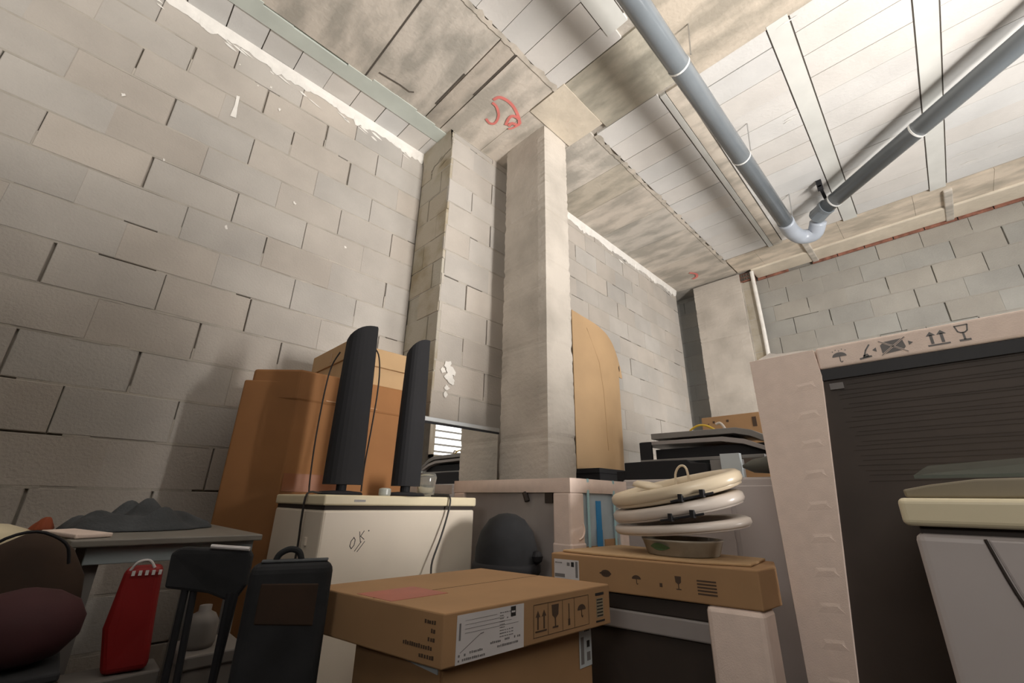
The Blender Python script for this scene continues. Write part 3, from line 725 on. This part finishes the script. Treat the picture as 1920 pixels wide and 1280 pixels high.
m = MB(); m.box(bx0 - .0065, bx0 - .0042, by0 + .01, by1 - .05, bz1 - .012, bz1 - .002); m.build('paper_edge', M_labelg, t)

# ------------------------------------------------------------------ carton with the toilet seats
sx0, sx1, sy0, sy1, sz0, sz1 = 1.245, 1.60, .445, 1.035, .745, .843
t = thing('flat_cardboard_box', 'flat cardboard box carrying the stack of toilet seats', 'box', (1.42, .75, sz0))
P = [(1.222, 1.037), (1.352, .440), (1.470, .430), (1.60, .470), (1.600, 1.037)]
m = MB(); m.prism(P, .745, .840); m.build('body', M_card, t, bevel=.004)
m = MB(); m.prism([(1.40, .47), (1.59, .49), (1.59, 1.0), (1.262, 1.02), (1.27, .90), (1.33, .60)], .8405, .848); m.build('top_flap', M_card3, t, bevel=.003)
vx, vy = .1300, -.5970; L = math.hypot(vx, vy); vx /= L; vy /= L; nx_, ny_ = vy, -vx
dc = Dec(lambda u, v, d: (1.222 + vx * u + nx_ * d, 1.037 + vy * u + ny_ * d, .745 + v))
dc.rect(.012, .020, .100, .078, 0, 1.2); dc.rect(.073, .058, .083, .072, 1, 1.8); dc.rect(.058, .060, .068, .070, 2, 1.8); dc.rect(.088, .028, .096, .074, 2, 1.8); dc.text(.016, .066, .03, .004, 7, 2, 1.8); dc.rect(.014, .026, .05, .036, 2, 1.8)
dc.build('shipping_label', [M_labelm, M_print, M_greyprint], t)
dc = Dec(lambda u, v, d: (1.222 + vx * u + nx_ * d, 1.037 + vy * u + ny_ * d, .745 + v))
dc.poly([(.19 + .016 * math.cos(k * PI / 6), .050 + .010 * math.sin(k * PI / 6)) for k in range(12)]); dc.text(.17, .048, .04, .004, 6)
dc.umbrella(.285, .030, .030); dc.rect(.352, .030, .360, .040); dc.glass(.405, .028, .034)
for k in range(5): dc.rect(.455, .022 + k * .008, .505, .026 + k * .008)
dc.build('printed_marks', M_dkbrown, t)

# appliance below that carton
t = thing('wrapped_appliance', 'film-wrapped appliance with white foam corner, under the toilet seat box', 'appliance', (1.45, .75, 0))
m = MB(); m.prism([(1.262, 1.02), (1.372, .49), (1.56, .50), (1.56, 1.02)], 0, .742); m.build('body', M_film, t, bevel=.01)
m = MB(); m.prism([(1.246, 1.022), (1.345, .52), (1.372, .52), (1.27, 1.022)], .650, .700); m.build('upper_rail', M_panel, t, bevel=.005)
m = MB(); m.prism([(1.249, 1.022), (1.347, .52), (1.372, .52), (1.27, 1.022)], .700, .743); m.build('top_edge', M_seam, t, bevel=.004)
m = MB(); m.prism([(1.318, .575), (1.346, .440), (1.44, .440), (1.42, .60)], .0, .7435); m.build('foam_corner', M_foam, t, bevel=.012)

# bucket and toilet seats
t = thing('plastic_bucket', 'translucent bucket with green leaf print under the toilet seats', 'bucket', (1.50, .755, .848))
m = MB(); m.lathe([(.096, 0), (.100, .004), (.110, .040), (.113, .042), (.113, .047), (.105, .047), (.095, .008), (.001, .006)], (1.472, .695, .8485), 36, sx=1.1, sy=1.1); m.build('body', M_bucket, t, smooth=True)
dc = MB(); 
def cyl(a, z, r=.0985): q = (r + .002 + z * .36) * 1.105; return (1.472 + q * math.cos(a), .695 + q * math.sin(a), .8485 + z)
dc.poly([cyl(PI + .15 - .10 * k + 0, .026 + .012 * math.sin(k * PI / 6), .0985) for k in range(7)] + [cyl(PI + .15 - .10 * k, .026 - .010 * math.sin(k * PI / 6), .0985) for k in (5, 4, 3, 2, 1)])
dc.build('leaf_print', M_green, t)
def seat(z, rx, ry, tx, ty, th, mat_, label, cx, cy, lid, hinge=None):
    t = thing('toilet_seat', label, 'toilet seat', (cx, cy, z), 'toilet seats stacked on the bucket')
    T = Matrix.Rotation(tx, 3, 'X') @ Matrix.Rotation(ty, 3, 'Y')
    n = 48; prof = [(1.0, 0), (1.02, .25), (1.015, .7), (.96, .97), (.86, 1.0), (.78, .86), (.74, .5), (.74, .1), (.80, 0)]
    m = MB(); b = 0
    for (r, h_) in prof:
        for k in range(n):
            a = 2 * PI * k / n; e = 1 + .06 * max(0, math.cos(a - 2.2))
            q = T @ Vector((rx * r * e * math.cos(a), ry * r * e * math.sin(a), h_ * th)); m.v.append((cx + q.x, cy + q.y, z + q.z))
    K = len(prof)
    for i in range(K):
        j = (i + 1) % K
        for k in range(n): l = (k + 1) % n; m.face((i * n + k, i * n + l, j * n + l, j * n + k))
    m.build('ring', mat_, t, smooth=True)
    if lid:
        m = MB(); q0 = len(m.v); prof2 = [(.98, 0), (.98, -.20), (.90, -.36), (.70, -.48), (.35, -.52), (.001, -.53)]
        for (r, h_) in prof2:
            for k in range(n):
                a = 2 * PI * k / n; e = 1 + .06 * max(0, math.cos(a - 2.2)); q = T @ Vector((rx * r * e * math.cos(a), ry * r * e * math.sin(a), -.001 + h_ * lid)); m.v.append((cx + q.x, cy + q.y, z + q.z))
        for i in range(len(prof2) - 1):
            for k in range(n): l = (k + 1) % n; m.face((i * n + k, i * n + l, (i + 1) * n + l, (i + 1) * n + k))
        m.build('lid', mat_, t, smooth=True)
    if hinge:
        a0, w_, hz = hinge
        def hp(a, r, zz): q = T @ Vector((rx * r * math.cos(a), ry * r * math.sin(a), zz)); return (cx + q.x, cy + q.y, z + q.z)
        A, Bp = Vector(hp(a0 - w_, 1.07, hz)), Vector(hp(a0 + w_, 1.07, hz))
        m = MB(); m.tube([A, Bp], .0035, 8)
        hb_ = m.build('hinge_bar', M_black, t)
        for f in (.25, .75):
            p_ = A.lerp(Bp, f); o_ = Vector(hp(a0, .985, hz)) - Vector(hp(a0, 1.07, hz))
            m = MB(); m.box(p_.x - .008, p_.x + .008, p_.y - .006, p_.y + .006, p_.z - .006, p_.z + .016); m.tube([p_, p_ + o_ * .9], .004, 8); m.build('hinge_post', M_black, hb_)
    return t
scx, scy = 1.475, .700
seat(.927, .128, .216, -.08, -.12, .024, M_seat2, 'white toilet seat, lowest of the stack on the bucket', scx, scy - .005, .016)
seat(.980, .130, .214, -.15, -.18, .033, M_seat2, 'white toilet seat in the middle of the stack, black hinge below its rim', scx, scy, .020, (3.45, .30, -.006))
seat(1.036, .128, .218, -.16, -.22, .035, M_seat1, 'cream toilet seat with black hinge, topmost of the stack', scx, scy + .0, .034, (3.60, .30, -.008))
m = MB(); m.tube(smoothpts([(1.50, .705, 1.045), (1.50, .705, 1.095), (1.50, .686, 1.122), (1.50, .664, 1.112), (1.50, .658, 1.045)], 5), .004, 8)
tag(m.build('hose_loop', M_seat1), 'thin cream hose loop sticking up from the top toilet seat', 'hose')
m = MB(); m.lathe([(.055, 0), (.052, .012), (.040, .020), (.001, .024)], (1.46, .790, 1.048), 28, tilt=Matrix.Rotation(.2, 3, 'X'))
tag(m.build('rounded_cover', M_seat1, smooth=True), 'small cream domed cover lying on the top toilet seat', 'cover')

# ------------------------------------------------------------------ things behind the seats
t = thing('white_cabinet', 'low white cabinet behind the toilet seats, carrying dark panels', 'cabinet', (2.35, .95, 0))
B(2.13, 2.60, .48, 1.30, 0, 1.115).build('body', M_bodyg, t, bevel=.01)
B(2.122, 2.13, .50, .74, .2, 1.08).build('door', M_bodyg, t, bevel=.004)
B(2.122, 2.13, .76, 1.28, .2, 1.08).build('door', M_bodyg, t, bevel=.004)
t = thing('hood_base', 'black plastic appliance housing at the bottom of the pile of panels', 'housing', (2.2, 1.0, 1.116))
m = MB(); m.extrude([(2.16, 1.30, 1.116), (2.16, 1.30, 1.205), (2.16, 1.12, 1.207), (2.16, .95, 1.205), (2.16, .93, 1.190), (2.16, .86, 1.186), (2.16, .85, 1.116)], (.30, 0, 0)); m.build('shell', M_black, t, bevel=.004)
B(2.19, 2.42, 1.302, 1.37, 1.116, 1.165).build('side_wing', M_black, t, bevel=.003)
t = thing('tray_panel', 'black panel tray with grey rim in the pile behind the toilet seats', 'panel', (2.4, .95, 1.21))
B(2.24, 2.56, .62, 1.245, 1.206, 1.222).build('bottom', M_grey, t, bevel=.002)
B(2.25, 2.27, 1.18, 1.25, 1.222, 1.318).build('end_wall', M_black, t, bevel=.003)
B(2.30, 2.55, .62, 1.18, 1.222, 1.28).build('core', M_black, t, bevel=.003)
m = MB(); m.extrude([(2.26, 1.245, 1.303), (2.26, 1.245, 1.322), (2.26, .80, 1.316), (2.26, .70, 1.296), (2.26, .60, 1.252), (2.26, .60, 1.232), (2.26, .71, 1.275), (2.26, .81, 1.294)], (.30, 0, 0)); m.build('rim', M_panel, t, bevel=.002)
t = thing('grey_panel', 'grey metal panel with bent end, topmost in the pile behind the seats', 'panel', (2.45, .95, 1.33))
m = MB(); m.extrude([(2.28, 1.19, 1.335), (2.28, 1.19, 1.366), (2.28, .74, 1.358), (2.28, .67, 1.340), (2.28, .56, 1.278), (2.28, .56, 1.252), (2.28, .68, 1.312), (2.28, .75, 1.330)], (.34, 0, 0)); m.build('sheet', M_grey, t, bevel=.002)
B(2.32, 2.5, .78, 1.10, 1.3235, 1.3335).build('spacer', M_seam, t)
t = thing('small_box', 'small grey box with white corner below the black tray', 'box', (2.2, .74, 1.19))
m = MB(); m.box(2.18, 2.235, .71, .845, 1.1165, 1.200); m.build('body', M_grey, t)
B(2.150, 2.178, .700, .785, 1.1165, 1.222).build('white_sheet', M_labelg, t)
t = thing('rolled_mat', 'dark grey rolled mat beside the tall foam-wrapped appliance', 'mat', (2.2, .6, 1.15))
m = MB(); m.tube([(2.15, .692, 1.162), (2.155, .65, 1.162), (2.16, .55, 1.168), (2.18, .48, 1.172)], [.006, .028, .042, .045], 16); m.build('roll', mat('dark_grey_rubber', (.10, .10, .085), .6), t, smooth=True)
t = thing('cardboard_box', 'cardboard box standing in the back corner near the far column', 'box', (3.2, 1.05, 0))
B(3.08, 3.5, .84, 1.213, 0, 1.568).build('body', M_card, t, bevel=.003)
dc = Dec(lambda u, v, d: (3.08 - d, 1.213 - u, 1.568 + v), .002)
dc.rect(.075, -.045, .088, -.030); dc.rect(.165, -.045, .18, -.030); dc.rect(.325, -.09, .35, -.028); dc.rect(.04, -.05, .05, -.045)
dc.build('print', M_dkbrown, t)
m = MB(); m.tube(smoothpts([(2.40, 1.02, 1.362), (2.40, 1.01, 1.385), (2.40, .965, 1.405), (2.40, .92, 1.398), (2.40, .875, 1.368), (2.40, .87, 1.36)], 4), .006, 8)
tag(m.build('cable_loop', M_yellow), 'yellow cable loop on the topmost grey panel', 'cable')
m = MB(); m.tube(smoothpts([(2.42, .88, 1.405), (2.42, .86, 1.410), (2.42, .845, 1.395), (2.42, .83, 1.362)], 4), .007, 8)
tag(m.build('bent_tube', M_seat2), 'short white bent tube beside the yellow cable loop', 'tube')

# tan hardboard leaning on the middle wall
t = thing('black_crate', 'black crate on which the tan hardboard stands, behind the column', 'crate', (3.1, 2.0, 0))
B(2.75, 3.62, 1.86, 2.12, 0, 1.235).build('body', M_black, t, bevel=.006)
B(2.74, 3.63, 1.855, 2.125, 1.20, 1.236).build('rim', M_black, t, bevel=.004)
m = MB()
out = [(2.78, 2.58), (2.88, 2.545), (3.05, 2.50), (3.20, 2.455), (3.32, 2.40), (3.42, 2.33), (3.49, 2.26), (3.525, 2.20), (3.535, 2.13), (3.45, 2.11), (3.425, 2.05), (3.425, 1.90), (3.44, 1.6), (3.465, 1.24), (3.30, 1.238), (3.10, 1.238), (2.78, 1.238)]
def bend(x): return 2.085 - .07 * math.sin(PI * min(1, max(0, (x - 2.78) / .72)))
N = 14; cols = []
xs_ = [2.78 + .755 * i / 40 for i in range(41)]
def topz(x):
    for (a, za), (b_, zb) in zip(out[:9], out[1:9]):
        if a <= x <= b_: return za + (zb - za) * (x - a) / (b_ - a)
    return 2.13
def botz(x): return 1.238 if x <= 3.43 else (2.11 if x > 3.45 else 1.5)
for x in xs_:
    cols.append((x, topz(x), botz(x)))
for (x, zt, zb) in cols: m.v += [(x, bend(x), zb), (x, bend(x), zt), (x, bend(x) + .006, zb), (x, bend(x) + .006, zt)]
for i in range(len(cols) - 1):
    a = 4 * i; e = a + 4
    for f in ((a, e, e + 1, a + 1), (a + 2, a + 3, e + 3, e + 2), (a + 1, e + 1, e + 3, a + 3), (a, a + 2, e + 2, e)): m.face(f)
m.face((0, 1, 3, 2)); e = 4 * (len(cols) - 1); m.face((e, e + 2, e + 3, e + 1))
hb = m.build('hardboard_sheet', M_hardboard)
tag(hb, 'tan hardboard sheet with rounded top corner leaning on the middle wall', 'board')
m = MB(); m.extrude([(3.462, bend(3.46) - .001, 2.20), (3.485, bend(3.48) - .001, 2.225), (3.495, bend(3.49) - .001, 2.185), (3.48, bend(3.48) - .001, 2.16)], (0, .002, 0)); m.build('dark_slot', M_seam, hb)
m = MB(); m.tube([(2.93, bend(2.93) - .0005, 2.44), (3.06, bend(3.06) - .0005, 2.15), (3.10, bend(3.1) - .0005, 1.9), (3.12, bend(3.12) - .0005, 1.4)], .003, 6); m.build('pale_scratch', M_card3, hb)

# ------------------------------------------------------------------ tall appliance in foam and dark film
T0 = 1.5
t = thing('tall_wrapped_appliance', 'tall appliance in dark film and white foam frame with handling symbols', 'appliance', (1.8, 0, 0))
B(T0 + .012, 2.10, -.40, .40, .02, 1.38).build('body', M_film, t, bevel=.01)
m = MB(); m.extrude([(T0, .410, 1.441), (T0, .232, 1.441), (T0, .226, 1.36), (T0, .27, .90), (T0, .310, .50), (T0, .32, 0), (T0, .410, 0)], (.60, 0, 0))
fs = m
B(T0 + .002, 2.10, -.42, .2285, 1.378, 1.445).build('foam_top', M_foam, t, bevel=.008, seg=3)
m = fs
for k in range(14):
    z = 1.325 - k * .083; yc = .238 + (1.36 - z) * .092
    m.hexa([(T0 - .0, yc, z), (T0 - .0, yc + .062, z - .006), (T0 + .002, yc + .062, z - .006), (T0 + .002, yc, z), (T0 - .0013, yc + .015, z + .014), (T0 - .0013, yc + .048, z + .010), (T0 + .002, yc + .062, z + .030), (T0 + .002, yc, z + .034)])
m.build('foam_side', M_foam, t, bevel=.006, seg=3)
m = MB(); m.box(T0 + .004, T0 + .0115, -.40, .236, 1.345, 1.377); m.build('film_band', mat('darker_film', (.022, .022, .026), .65), t)
m = MB()
random.seed(21)
for k in range(22):
    z = 1.34 - k * .013 - random.uniform(0, .004); y0 = .20 - random.uniform(0, .03)
    m.tube([(T0 + .0115, y0, z), (T0 + .0105, y0 - .2, z + .004 * random.uniform(-1, 1)), (T0 + .0115, -.39, z + .006 * random.uniform(-1, 1))], .0006, 5)
m.build('film_wrinkles', M_film, t)
B(T0 + .006, T0 + .011, .182, .214, 1.316, 1.334).build('clear_sticker', M_greyprint, t)
m = MB(); m.extrude([(T0 + .01, .395, 1.441), (T0 + .01, .350, 1.460), (T0 + .01, .33, 1.452), (T0 + .01, .27, 1.449), (T0 + .01, .235, 1.442)], (.10, 0, 0)); m.build('loose_film', M_foamw, t)
dc = Dec(lambda u, v, d: (T0 + .002 - d, .2285 - u, 1.378 + v), .0008)
def hz_(u): return u
dc.umbrella(.055, .012, .038, rain=True)
dc.line([(.100, .012), (.125, .015)], .005); dc.line([(.110, .018), (.116, .034), (.126, .048)], .0035); dc.poly([(.106, .013), (.122, .015), (.118, .024), (.108, .021)])
dc.poly([(.130, .031), (.139, .037), (.139, .025)]); dc.poly([(.150, .014), (.194, .018), (.200, .026), (.196, .050), (.158, .048), (.149, .040)]); dc.poly([(.216, .034), (.207, .040), (.207, .028)])
dc.line([(.148, .052), (.202, .012)], .004, 1, 1.7); dc.line([(.148, .012), (.202, .052)], .004, 1, 1.7); dc.line([(.148, .012), (.202, .052)], .0018, 0, 2.1); dc.line([(.148, .052), (.202, .012)], .0018, 0, 2.1)
for u in (.252, .272): dc.rect(u - .003, .020, u + .003, .044); dc.poly([(u - .009, .042), (u + .009, .042), (u, .053)])
dc.rect(.242, .014, .284, .018)
dc.line([(.299, .055), (.302, .040), (.307, .036), (.314, .036), (.319, .040), (.322, .055), (.299, .055)], .0028); dc.line([(.3105, .036), (.3105, .018)], .004); dc.rect(.300, .014, .321, .019)
dc.build('handling_symbols', [M_greyprint, M_foam], t)

# ------------------------------------------------------------------ dryer at the right edge
X0 = .90
t = thing('tumble_dryer', 'white appliance with cream top at the right edge, nearest the camera', 'appliance', (1.18, -.2, 0))
B(X0 + .003, 1.48, -.525, .0715, 0, .966).build('body', M_bodyg, t, bevel=.010, seg=3)
B(X0 + .012, 1.48, -.52, .064, .964, .977).build('gap', M_seam, t)
B(X0 - .006, 1.485, -.53, .080, .9755, 1.014).build('top', M_creamp, t, bevel=.008, seg=4)
m = MB()
pn = [(X0 + .001, y, z) for (y, z) in [(-.002, .962), (-.52, .962), (-.52, .70), (-.12, .74), (-.06, .80), (-.03, .86), (-.016, .895)]]
m.extrude(pn, (.012, 0, 0)); m.build('curved_front', M_bodyg, t, bevel=.003)
m = MB(); m.tube(smoothpts([(X0 + .001, y, z) for (y, z) in [(.000, .962), (-.012, .90), (-.026, .86), (-.055, .80), (-.115, .745)]], 4), .0018, 6); m.build('seam', M_seam, t)
t = thing('oven_tray', 'olive-grey shallow tray lying on the cream top of the appliance at right', 'tray', (1.05, -.1, 1.015))
m = MB(); m.extrude([(.915, .070, 1.0145), (.915, .060, 1.0145), (.915, -.40, 1.0145), (.915, -.40, 1.036), (.915, -.06, 1.041), (.915, -.01, 1.040), (.915, .040, 1.033), (.915, .072, 1.026)], (.30, 0, 0)); m.build('shell', M_olive, t, bevel=.003)
t = thing('glass_cover', 'tinted glass cover on top of the olive-grey tray at right', 'glass', (1.2, -.1, 1.03))
m = MB(); m.hexa([(.93, .055, 1.0425), (1.30, .050, 1.078), (1.30, -.42, 1.110), (.93, -.42, 1.0425), (.93, .055, 1.0475), (1.30, .050, 1.085), (1.30, -.42, 1.117), (.93, -.42, 1.0475)]); m.build('pane', M_tint, t)

# ------------------------------------------------------------------ left: table and what lies on it
t = thing('side_table', 'grey-topped low table with pale blue apron against the left wall', 'table', (.21, 1.75, 0))
m = MB(); m.prism([(.050, 1.470), (.448, 1.458), (.445, 2.08), (.0, 2.08)], .882, .898); m.build('tabletop', M_greytop, t, bevel=.003)
m = MB(); m.prism([(.082, 1.492), (.434, 1.482), (.434, 1.50), (.082, 1.510)], .842, .8815); m.build('apron', M_bluegrey, t, bevel=.002)
m = MB(); m.box(.10, .42, 1.52, 2.05, .855, .8815); m.build('underframe', M_seam, t)
for (x, y) in ((.10, 1.53), (.415, 1.52), (.10, 2.03), (.41, 2.03)): B(x - .014, x + .014, y - .014, y + .014, 0, .856).build('leg', M_grey, t)
def cloth(name, cx, cy, z, rx, ry, h, mat_, label, cat, seed):
    random.seed(seed); n, r_ = 56, 14; m = MB(); ph = [random.uniform(0, 6.28) for _ in range(8)]
    for j in range(r_ + 1):
        f = j / r_
        for k in range(n):
            a = 2 * PI * k / n
            e = 1 + .07 * math.sin(3 * a + ph[0]) + .05 * math.sin(5 * a + ph[1]) + .03 * math.sin(9 * a + ph[2])
            x = rx * e * f * math.cos(a); y = ry * e * f * math.sin(a)
            env = (1 - f ** 3.5)
            zz = h * env * (.62 + .22 * math.sin(x * 34 + y * 12 + ph[3]) + .16 * math.sin(x * 62 - y * 45 + ph[4]) + .14 * math.sin(y * 70 + ph[5])) + .003
            m.v.append((cx + x, cy + y, z + max(.002, zz)))
    for j in range(r_):
        for k in range(n): l = (k + 1) % n; m.face((j * n + k, j * n + l, (j + 1) * n + l, (j + 1) * n + k))
    b = len(m.v)
    for k in range(n): p = m.v[r_ * n + k]; m.v.append((p[0], p[1], z + .0005))
    for k in range(n): l = (k + 1) % n; m.face((r_ * n + k, r_ * n + l, b + l, b + k))
    m.face(tuple(b + k for k in range(n)))
    return tag(m.build(name, mat_, smooth=True), label, cat)
cloth('folded_cloth', .20, 1.86, .899, .182, .155, .078, M_navy, 'dark grey crumpled cloth lying on the left table', 'cloth', 4)
cloth('orange_cloth', -.005, 1.915, .8995, .026, .050, .032, M_orange, 'small orange cloth peeking out beside the crumpled grey cloth', 'cloth', 6)
m = MB(); m.prism([(-.005, 1.72), (.055, 1.50), (.125, 1.53), (.060, 1.76)], .899, .909)
tag(m.build('foam_sheet', M_foam, bevel=.003), 'thin white sheet under the edge of the crumpled grey cloth', 'sheet')

t = thing('cream_bin', 'bin with cream lid at the left edge of the picture', 'bin', (-.19, 1.9, 0))
m = MB(); m.lathe([(.130, 0), (.160, .82), (.165, .86)], (-.19, 1.90, 0), 32); m.build('body', M_blackc, t, smooth=True)
m = MB(); m.lathe([(.172, .858), (.176, .874), (.168, .898), (.12, .915), (.05, .922), (.001, .923)], (-.19, 1.90, 0), 36); m.build('lid', M_creamp, t, smooth=True)

# bags and things in the dark lower left
def bag(name, pts, th, mat_, label, cat, parent_parts=None, bev=.02):
    """a soft bag: outline pts (x, y, z) extruded by th along the view of its face"""
    m = MB(); m.extrude(pts, th); return tag(m.build(name, mat_, bevel=bev, seg=4), label, cat)
t = thing('red_bag', 'bright red flat bag standing under the pale blue table edge', 'bag', (.21, 1.43, 0))
m = MB(); m.extrude([(.155, 1.405, .840), (.222, 1.39, .842), (.232, 1.388, .72), (.240, 1.38, .635), (.162, 1.40, .632), (.145, 1.41, .72)], (.01, .055, 0)); m.build('body', M_redbag, t, bevel=.012, seg=3)
m = MB(); m.tube(smoothpts([(.165, 1.407, .835), (.175, 1.40, .852), (.195, 1.40, .854), (.208, 1.398, .838)], 4), .003, 8); m.build('handle', M_labelm, t)
m = MB()
for k in range(5): m.box(.168 + k * .012, .174 + k * .012, 1.3975 - k * .0027, 1.401 - k * .0027, .824, .834)
m.build('print', M_labelm, t)
t = thing('storage_box', 'white storage box, coloured dark for shade, directly below the red bag', 'box', (.2, 1.43, 0))
B(.105, .262, 1.385, 1.475, 0, .630).build('body', M_dimbox, t, bevel=.006)
B(.100, .267, 1.380, 1.48, .60, .6315).build('lid', M_dimbox, t, bevel=.004)
t = thing('storage_box', 'white box, coloured dark for shade, right of the red bag, carrying a small white container', 'box', (.33, 1.38, 0))
B(.285, .40, 1.28, 1.42, 0, .665).build('body', M_dimbox, t, bevel=.006)
B(.280, .405, 1.275, 1.425, .645, .672).build('lid', M_dimbox, t, bevel=.004)
t = thing('container', 'small white container, coloured dark for shade, standing on the white box right of the red bag', 'container', (.32, 1.33, .672))
m = MB(); m.lathe([(.030, 0), (.034, .01), (.034, .05), (.024, .066), (.013, .072), (.013, .084), (.001, .086)], (.318, 1.34, .6725), 20); m.build('body', M_dimbox, t, smooth=True)
t = thing('metal_stool', 'dark stool with thin black legs at the lower left', 'stool', (.02, 1.3, 0))
m = MB(); m.box(-.09, .085, 1.20, 1.37, .690, .705); m.build('seat', M_blackc, t, bevel=.004)
for (x, y) in ((-.075, 1.215), (.07, 1.21), (-.075, 1.355), (.07, 1.355)):
    m = MB(); m.tube([(x, y, .69), (x * 1.02 - .004, y - .004, 0)], .0075, 10); m.build('leg', M_black, t)
m = MB(); m.lathe([(.030, -.03), (.062, -.018), (.082, .01), (.084, .04), (.070, .068), (.042, .086), (.012, .094), (.001, .095)], (.010, 1.285, .737), 26, sx=1.1, sy=.9)
tag(m.build('maroon_bag', M_maroon, smooth=True), 'round maroon bag lying on the dark stool', 'bag')
t = thing('brown_bag', 'slumped brown bag leaning over the maroon one beside the table', 'bag', (-.02, 1.4, .7))
m = MB(); m.lathe([(.060, 0), (.085, .03), (.092, .08), (.080, .14), (.050, .19), (.022, .215), (.001, .222)], (-.02, 1.43, .700), 30, sx=1.2, sy=.62, tilt=Matrix.Rotation(.1, 3, 'Y')); m.build('body', M_brown, t, smooth=True)
m = MB(); m.tube(smoothpts([(-.09, 1.37, .85), (-.06, 1.36, .905), (-.01, 1.36, .925), (.04, 1.37, .90), (.055, 1.38, .86)], 4), .003, 8); m.build('strap', M_black, t)
t = thing('low_box', 'brown cardboard box under the brown bag in the dark corner', 'box', (-.05, 1.45, 0))
B(-.17, .085, 1.38, 1.60, 0, .695).build('body', M_card, t, bevel=.004)
t = thing('white_tray', 'pale flat box at the lower left corner beside the stool leg', 'box', (-.0, 1.15, 0))
B(-.12, .06, 1.06, 1.185, 0, .635).build('body', M_card, t, bevel=.004); B(-.128, .068, 1.05, 1.19, .625, .690).build('lid', M_bodyg, t, bevel=.006)
t = thing('folding_chair', 'black folding chair with light top edge beside the tall black case', 'chair', (.32, 1.22, 0))
m = MB(); m.extrude([(.208, 1.262, .880), (.225, 1.262, .892), (.342, 1.184, .884), (.347, 1.180, .872), (.347, 1.180, .815), (.330, 1.192, .780), (.285, 1.22, .800), (.212, 1.262, .812)], (.012, .018, 0)); m.build('backrest', M_blackc, t, bevel=.006)
m = MB(); m.tube([(.275, 1.228, .893), (.342, 1.184, .8875)], .0045, 8); m.build('top_edge', M_labelm, t)
for (a, b_) in (((.325, 1.20, .80), (.322, 1.16, 0)), ((.335, 1.195, .80), (.305, 1.225, 0)), ((.25, 1.25, .81), (.26, 1.22, 0)), ((.265, 1.245, .81), (.29, 1.18, 0))):
    m = MB(); m.tube([a, b_], .007, 10); m.build('leg', M_black, t)
t = thing('tall_black_case', 'tall black fabric case with a loop handle, left of the flat cardboard box', 'case', (.43, 1.05, 0))
m = MB(); m.prism([(.325, 1.095), (.478, 1.037), (.494, 1.083), (.342, 1.142)], 0, .866); cb_ = m.build('body', M_blackc, t, bevel=.020, seg=4)
m = MB(); m.prism([(.345, 1.100), (.470, 1.055), (.484, 1.084), (.356, 1.130)], .8655, .870); m.build('top_panel', M_navy, t, bevel=.002)
m = MB(); m.tube(smoothpts([(.378, 1.115, .862), (.384, 1.112, .880), (.402, 1.105, .890), (.420, 1.098, .884), (.428, 1.095, .864)], 5), .0065, 10); m.build('handle', M_blackc, t)
m = MB(); m.extrude([(.350, 1.091, .83), (.455, 1.0505, .825), (.455, 1.0505, .745), (.350, 1.091, .755)], (-.002, -.006, 0)); m.build('front_pocket', M_brown, cb_, bevel=.003)
